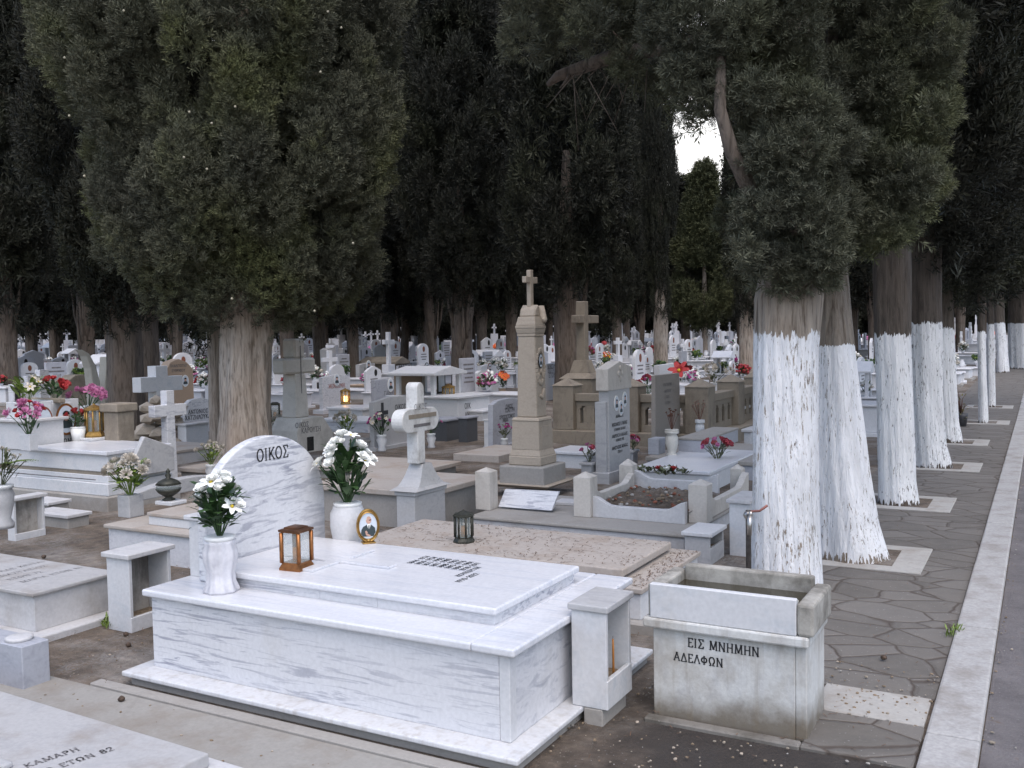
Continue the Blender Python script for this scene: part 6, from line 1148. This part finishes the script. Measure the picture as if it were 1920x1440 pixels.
belt(15, -60, 1990, 45, 1.5, lambda px: 'dark cypress in the third row, '+where(px), PROT, 'third row of cypresses', 1.1)
belt(30, -60, 1990, 66, 1.7, lambda px: 'dark cypress in the row beyond, '+where(px), FARP, 'fourth row of cypresses', 1.1)
belt(34, -80, 2000, 92, 2.1, lambda px: 'farthest dark cypress, '+where(px), FARP, 'farthest row of cypresses', 1.5)

for k in range(30):                                                # low growth that closes the far edge
    px = -60+2050*(k+random.uniform(-.2, .2))/30; P = atd(px, 640, 104*random.uniform(.97, 1.05)); tree('low dark cypress at far edge, '+where(px), P[0], P[1], TR[1], FARP[k % 2], 1.25, .7, random.uniform(.38, .5), 'low cypresses at the far edge', -2.6)
TREES_ = [o for o in COL.objects if o.name.startswith('cypress_tree')]
MIDS_ = [o for o in COL.objects if o.parent is None and o.get('category') in ('grave','headstone','shrine','tomb','cross','balustrade','block','lamp box')]
# ------------------------------------------------------------------ crowded far graves
FW_, FG_ = stone('far white marble', (.68, .68, .70), (.45, .47, .52), (1.5, 2, 2), (.3, .2, .1), .5, .1, (.4, .37, .33), .5), stone('far grey marble', (.42, .43, .47), (.3, .3, .34), (1, 2, 2), (.3, .2, .1), .5, .1, (.3, .27, .24), .5)
def far_mesh(kind_, seed):
    r = random.Random(seed); mb = MB(); m = FW_; L = r.uniform(1.7, 2.1); W = r.uniform(.8, 1.0); h = r.uniform(.3, .5)
    mb.box(-L/2-.08, L/2+.08, -W/2-.08, W/2+.08, -.5, .08, m if seed % 3 else MCC, .01); mb.box(-L/2, L/2, -W/2, W/2, .0805, h-.04, m, .01); mb.box(-L/2-.05, L/2+.05, -W/2-.05, W/2+.05, h-.0395, h, m, .012)
    X = -L/2+.12
    def plate(w, hh, shape, mat):
        z0 = h+.0005; top = {'arch': [(w/2*math.cos(math.pi*i/12), hh-w/2*.6+w/2*.6*math.sin(math.pi*i/12)) for i in range(13)], 'gable': [(w/2, hh-.12), (0, hh), (-w/2, hh-.12)], 'flat': [(w/2, hh), (-w/2, hh)], 'wave': [(w/2, hh-.15), (w/4, hh-.06), (0, hh), (-w/4, hh-.06), (-w/2, hh-.15)]}[shape]
        mb.prism([(X, -w/2, z0), (X, w/2, z0)]+[(X, y, z0+z) for y, z in top], (-.09, 0, 0), mat, .008); return z0
    def oval(z, y=0, s=.1): mb.prism([(X+.001, y+s*.75*math.cos(2*math.pi*i/12), z+s*math.sin(2*math.pi*i/12)) for i in range(12)], (.012, 0, 0), BLK if r.random() < .7 else BRN)
    def lines(z, n):
        for i in range(n): w = r.uniform(.12, .24); mb.box(X+.001, X+.004, -w, w, z-.09*i, z-.09*i+.035, LETG, 0)
    if kind_ == 'arch': plate(.7, .8, 'arch', m); oval(h+.6); lines(h+.4, 3)
    elif kind_ == 'gable': plate(.75, .85, 'gable', FG_); oval(h+.62); lines(h+.42, 3)
    elif kind_ == 'wave': plate(.85, .75, 'wave', m); oval(h+.55, .1); lines(h+.35, 2)
    elif kind_ == 'flat': plate(.6, .7, 'flat', FG_); lines(h+.55, 5)
    elif kind_ == 'cross':
        mb.box(X-.15, X+.12, -.2, .2, h+.0005, h+.25, m, .01); t = r.uniform(.6, .95); mb.box(X-.06, X+.06, -.07, .07, h+.2505, h+.25+t, m, .01); mb.box(X-.055, X+.055, -.30, -.0705, h+.25+t*.62, h+.25+t*.62+.13, m, .01); mb.box(X-.055, X+.055, .0705, .30, h+.25+t*.62, h+.25+t*.62+.13, m, .01)
    elif kind_ == 'shrine':
        for y in (-.35, .27):
            for x in (X-.1, X+.35): mb.box(x, x+.08, y, y+.08, h+.0005, h+.55, m, .005)
        mb.box(X-.12, X-.101, -.35, .35, h+.0005, h+.55, MGL, 0); mb.prism([(X+.5, -.45, h+.5505), (X+.5, .45, h+.5505), (X+.5, .45, h+.6), (X+.5, 0, h+.82), (X+.5, -.45, h+.6)], (-.7, 0, 0), m, .01); mb.box(X+.1, X+.14, -.12, .12, h+.001, h+.3, BLK, 0)
    elif kind_ == 'crossplate':
        plate(.7, .65, 'arch', m); oval(h+.45); zc = h+.64; mb.box(X-.07, X-.02, -.03, .03, zc, zc+.42, m, .004); mb.box(X-.068, X-.022, -.14, -.0305, zc+.24, zc+.30, m, .004); mb.box(X-.068, X-.022, .0305, .14, zc+.24, zc+.30, m, .004)
    elif kind_ == 'pillar':
        mb.frus(X, 0, h+.0005, h+1.1, .2, .2, .15, .15, FG_); mb.box(X-.2, X+.2, -.2, .2, h+1.1005, h+1.18, FG_, .01)
    # small lamp box at the foot, its opening's shade a black plate, and a vase
    if r.random() < .6: mb.box(L/2+.12, L/2+.32, -W/2, -W/2+.25, -.3, .55, m, .006); mb.box(L/2+.321, L/2+.324, -W/2+.04, -W/2+.21, .12, .48, BLK, 0)
    mb.lathe(L/2-.3, W/2-.2, [(h, .06), (h+.12, .1), (h+.2, .06), (h+.22, .08)], m, 10)
    o = mb.build('tmp'); me = o.data; bpy.data.objects.remove(o); return me
KINDS_ = {'arch': 'white arched portrait grave', 'gable': 'grey gabled grave', 'wave': 'white curved top grave', 'flat': 'flat grey lettered grave', 'cross': 'tall white cross grave', 'shrine': 'white roofed shrine grave', 'crossplate': 'white cross topped grave', 'pillar': 'grey pillar grave'}
FM = {k: [far_mesh(k, 100+7*i+j) for j in range(3)] for i, k in enumerate(KINDS_)}
def far_flowers(seed, cols, leaf):
    r = random.Random(seed); mb = MB()
    for k in range(34):
        a = r.uniform(0, 6.28); q = r.random()**.5*.17; z = .08+.28*r.random()*(1-q*2); mb.ball((q*math.cos(a), q*math.sin(a), z+.06), r.uniform(.03, .055), r.choice(cols), 1, 1, .8, 1, .25)
    foliage_clump(mb, .26, .2, 50, leaf, .12, .03); mb.lathe(0, 0, [(-.02, .05), (.08, .08), (.1, .06)], FW_, 8)
    o = mb.build('tmp'); me = o.data; bpy.data.objects.remove(o); return me
FLN = {'red': far_flowers(1, [RED, RED, DROSE], LEAF), 'pink': far_flowers(2, [PINK, MAG, WHP], LEAF), 'white': far_flowers(3, [WHP, CRM], LEAF), 'orange': far_flowers(4, [ORG, YEL, WHP], LEAF), 'crimson': far_flowers(5, [MAG, DROSE], LEAF2), 'green': far_flowers(6, [LEAF2, LEAF], LEAF)}
r9 = random.Random(5); cand = []
for i in range(-38, 18):
    for j in range(0, 44):
        X = -.9+i*2.65+(1.0 if j % 9 > 4 else 0)+r9.uniform(-.25, .25); Y = 12.5+j*1.4+r9.uniform(-.2, .2)
        if -.6 < X < 1.9: continue
        px, py, dd = pr(X, Y, gz(X, Y)+.5)
        if not (-30 < px < 1950) or dd < (21 if px < 1600 else 14) or dd > 75: continue
        if 1425 < px < 1600: continue
        if 430 < px < 505: continue
        if any(abs(o.location.x-X) < .9 and abs(o.location.y-Y) < .6 for o in TREES_): continue
        if any(abs(o.location.x-X) < 1.7 and abs(o.location.y-Y) < 1.0 for o in MIDS_): continue
        cand.append((dd, X, Y, px))
cand.sort(); used = {}; NF = 285
def depthword(dd): return 'nearest far row' if dd < 26 else 'second far row' if dd < 31 else 'third far row' if dd < 37 else 'fourth far row' if dd < 44 else 'far rows'
GRP = 'crowded graves in the distance'; kinds = list(KINDS_); wts = [6, 3, 5, 3, 3, 2, 3, 1]
nfl = 0
for n, (dd, X, Y, px) in enumerate(cand[:NF]):
    k = r9.choices(kinds, wts)[0]; w = where(px).replace('straight above', 'behind'); lb = KINDS_[k]+', '+w
    for t in range(12):                                            # prefer a kind not yet used at this landmark
        if (lb, depthword(dd)) not in used: break
        k = r9.choices(kinds, wts)[0]; lb = KINDS_[k]+', '+w
    used[(lb, depthword(dd))] = 1
    o = bpy.data.objects.new('distant_grave', r9.choice(FM[k])); COL.objects.link(o); g = gz(X, Y); o.location = (X, Y, g-.02); o.rotation_euler = (0, 0, r9.uniform(-.07, .07)+(math.pi if r9.random() < .12 else 0)); s = r9.uniform(.72, .98); o.scale = (s, s, s*r9.uniform(.95, 1.2))
    tag(o, lb+', '+depthword(dd), 'grave', GRP)
    if nfl < 230:
        for q in range(r9.choice((0, 1, 1, 2)) if dd > 30 else r9.choice((1, 1, 2))):
            c = r9.choices(list(FLN), [2, 3, 5, 1, 3, 3])[0]; f = bpy.data.objects.new('flower_bunch', FLN[c]); COL.objects.link(f); f.location = (X+r9.choice((-.55, -.3, .6, .4))*s, Y+r9.uniform(-.3, .3), g+.44*s+.02); f.rotation_euler = (0, 0, r9.uniform(0, 6)); z = r9.uniform(.6, 1.15); f.scale = (z, z, z)
            tag(f, c+' far flower bunch, '+w+', '+depthword(dd), 'flowers', 'flower bunches on distant graves'); nfl += 1
# what lies beyond the individual graves
if cand[NF:]:
    mb = MB(); src = []
    for dd, X, Y, px in cand[NF:]:
        g = gz(X, Y); h = r9.uniform(.3, .5); mb.box(X-1, X+1, Y-.45, Y+.45, g-.4, g+h, FW_, 0); z = r9.uniform(.6, 1.1); mb.box(X-1., X-.88, Y-.35, Y+.35, g+h, g+h+z*.8, FW_ if r9.random() < .7 else FG_, 0)
        if r9.random() < .5: mb.box(X-.98, X-.9, Y-.05, Y+.05, g+h+z*.8, g+h+z*.8+.6, FW_, 0); mb.box(X-.98, X-.9, Y-.22, Y+.22, g+h+z*.8+.32, g+h+z*.8+.42, FW_, 0)
        if r9.random() < .6: mb.ball((X+r9.uniform(-.5, .5), Y, g+h+.15), .2, r9.choice([RED, PINK, WHP, ORG, LEAF]), 1, 1, .8, 1, .3)
    kind(mb.build('distant_graves'), 'stuff')
# tree pits in the path
for b, lb in (((1600, 1046, 1.0), ''), ((1684, 946, .9), ''), ((1748, 877, .9), ''), ((1783, 832, .8), '')): pass
mb = MB(); ms = MB()
for (x, y), w in (((.56, 4.02), .36), ((.55, 6.4), .36), ((.60, 9.1), .4), ((.56, 11.8), .4), ((.83, 15.1), .3), ((.80, 18.6), .3)):
    a, b, c, d = x-w-.15, x+w+.1, y-.38, y+.42; i_ = .13
    for q in ((a, b, c, c+i_), (a, b, d-i_, d), (a, a+i_, c+i_, d-i_), (b-i_*1.5, b, c+i_, d-i_)): mb.box(*q, -.02, .014+gz(x, y), LIME, .004)
    ms.box(a+i_, b-i_*1.5, c+i_, d-i_, -.02, .009+gz(x, y), SOIL, 0)
kind(mb.build('tree_pit_kerb'), 'structure'); kind(ms.build('tree_pit_soil'), 'structure')
# ------------------------------------------------------------------ glowing backdrop added far behind the trees so sky gaps read white
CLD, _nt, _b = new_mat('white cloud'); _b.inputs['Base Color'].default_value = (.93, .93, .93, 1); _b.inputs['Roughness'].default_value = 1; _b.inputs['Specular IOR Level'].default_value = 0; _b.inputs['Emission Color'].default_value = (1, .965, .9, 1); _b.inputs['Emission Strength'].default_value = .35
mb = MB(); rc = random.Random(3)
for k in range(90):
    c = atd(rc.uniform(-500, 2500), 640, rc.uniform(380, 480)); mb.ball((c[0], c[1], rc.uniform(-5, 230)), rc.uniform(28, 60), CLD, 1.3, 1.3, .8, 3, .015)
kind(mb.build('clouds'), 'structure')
# ------------------------------------------------------------------ light, sky, camera
SUN_EL, SUN_AZ = math.radians(62), math.radians(138)               # azimuth of the light, from +Y clockwise
w = bpy.data.worlds.new('World'); SC.world = w; w.use_nodes = True; nt = w.node_tree; bg = nt.nodes['Background']
sky = nt.nodes.new('ShaderNodeTexSky'); sky.sky_type = 'NISHITA'; sky.sun_disc = False; sky.sun_elevation = SUN_EL; sky.sun_rotation = SUN_AZ; sky.air_density = 1.; sky.dust_density = 2.5; sky.ozone_density = 1.
nt.links.new(sky.outputs[0], bg.inputs['Color']); bg.inputs['Strength'].default_value = .15
sd = bpy.data.lights.new('sun', 'SUN'); sd.energy = .8; sd.angle = math.radians(80); sd.color = (1, .98, .96); so = bpy.data.objects.new('sun', sd); COL.objects.link(so)
dirv = Vector((math.sin(SUN_AZ)*math.cos(SUN_EL), math.cos(SUN_AZ)*math.cos(SUN_EL), math.sin(SUN_EL))); so.rotation_euler = dirv.to_track_quat('Z', 'Y').to_euler(); so.location = (0, -5, 20)
cd = bpy.data.cameras.new('camera'); cd.sensor_width = 36; cd.lens = FPX/1920*36; cd.clip_start = .05; cd.clip_end = 1500; co = bpy.data.objects.new('camera', cd); COL.objects.link(co)
M = Matrix(((RT[0], UP[0], -FW[0], CAM[0]), (RT[1], UP[1], -FW[1], CAM[1]), (RT[2], UP[2], -FW[2], CAM[2]), (0, 0, 0, 1))); co.matrix_world = M; SC.camera = co
vs = SC.view_settings; vs.view_transform = 'Standard'; vs.look = 'None'; vs.gamma = 1; vs.exposure = EXPO
SC.cycles.max_bounces = 6; SC.cycles.diffuse_bounces = 3; SC.cycles.glossy_bounces = 3; SC.cycles.transparent_max_bounces = 8; SC.cycles.use_denoising = True
SC.cycles.sample_clamp_indirect = 6

# look-alikes that ended up with one label: tell them apart by their order in the photo
by = {}
for o in COL.objects:
    if o.parent is None and 'label' in o.keys(): by.setdefault(o['label'], []).append(o)
ORD = ['leftmost', 'second from left', 'third from left', 'fourth from left', 'fifth from left', 'sixth from left', 'seventh from left']
for lb, L in by.items():
    if len(L) < 2 or len(L) > len(ORD)+1: continue
    L.sort(key=lambda o: pr(*o.location)[0])
    for i, o in enumerate(L):
        t = lb+', '+('rightmost' if i == len(L)-1 else ORD[i])
        if len(t.split()) <= 16: o['label'] = t
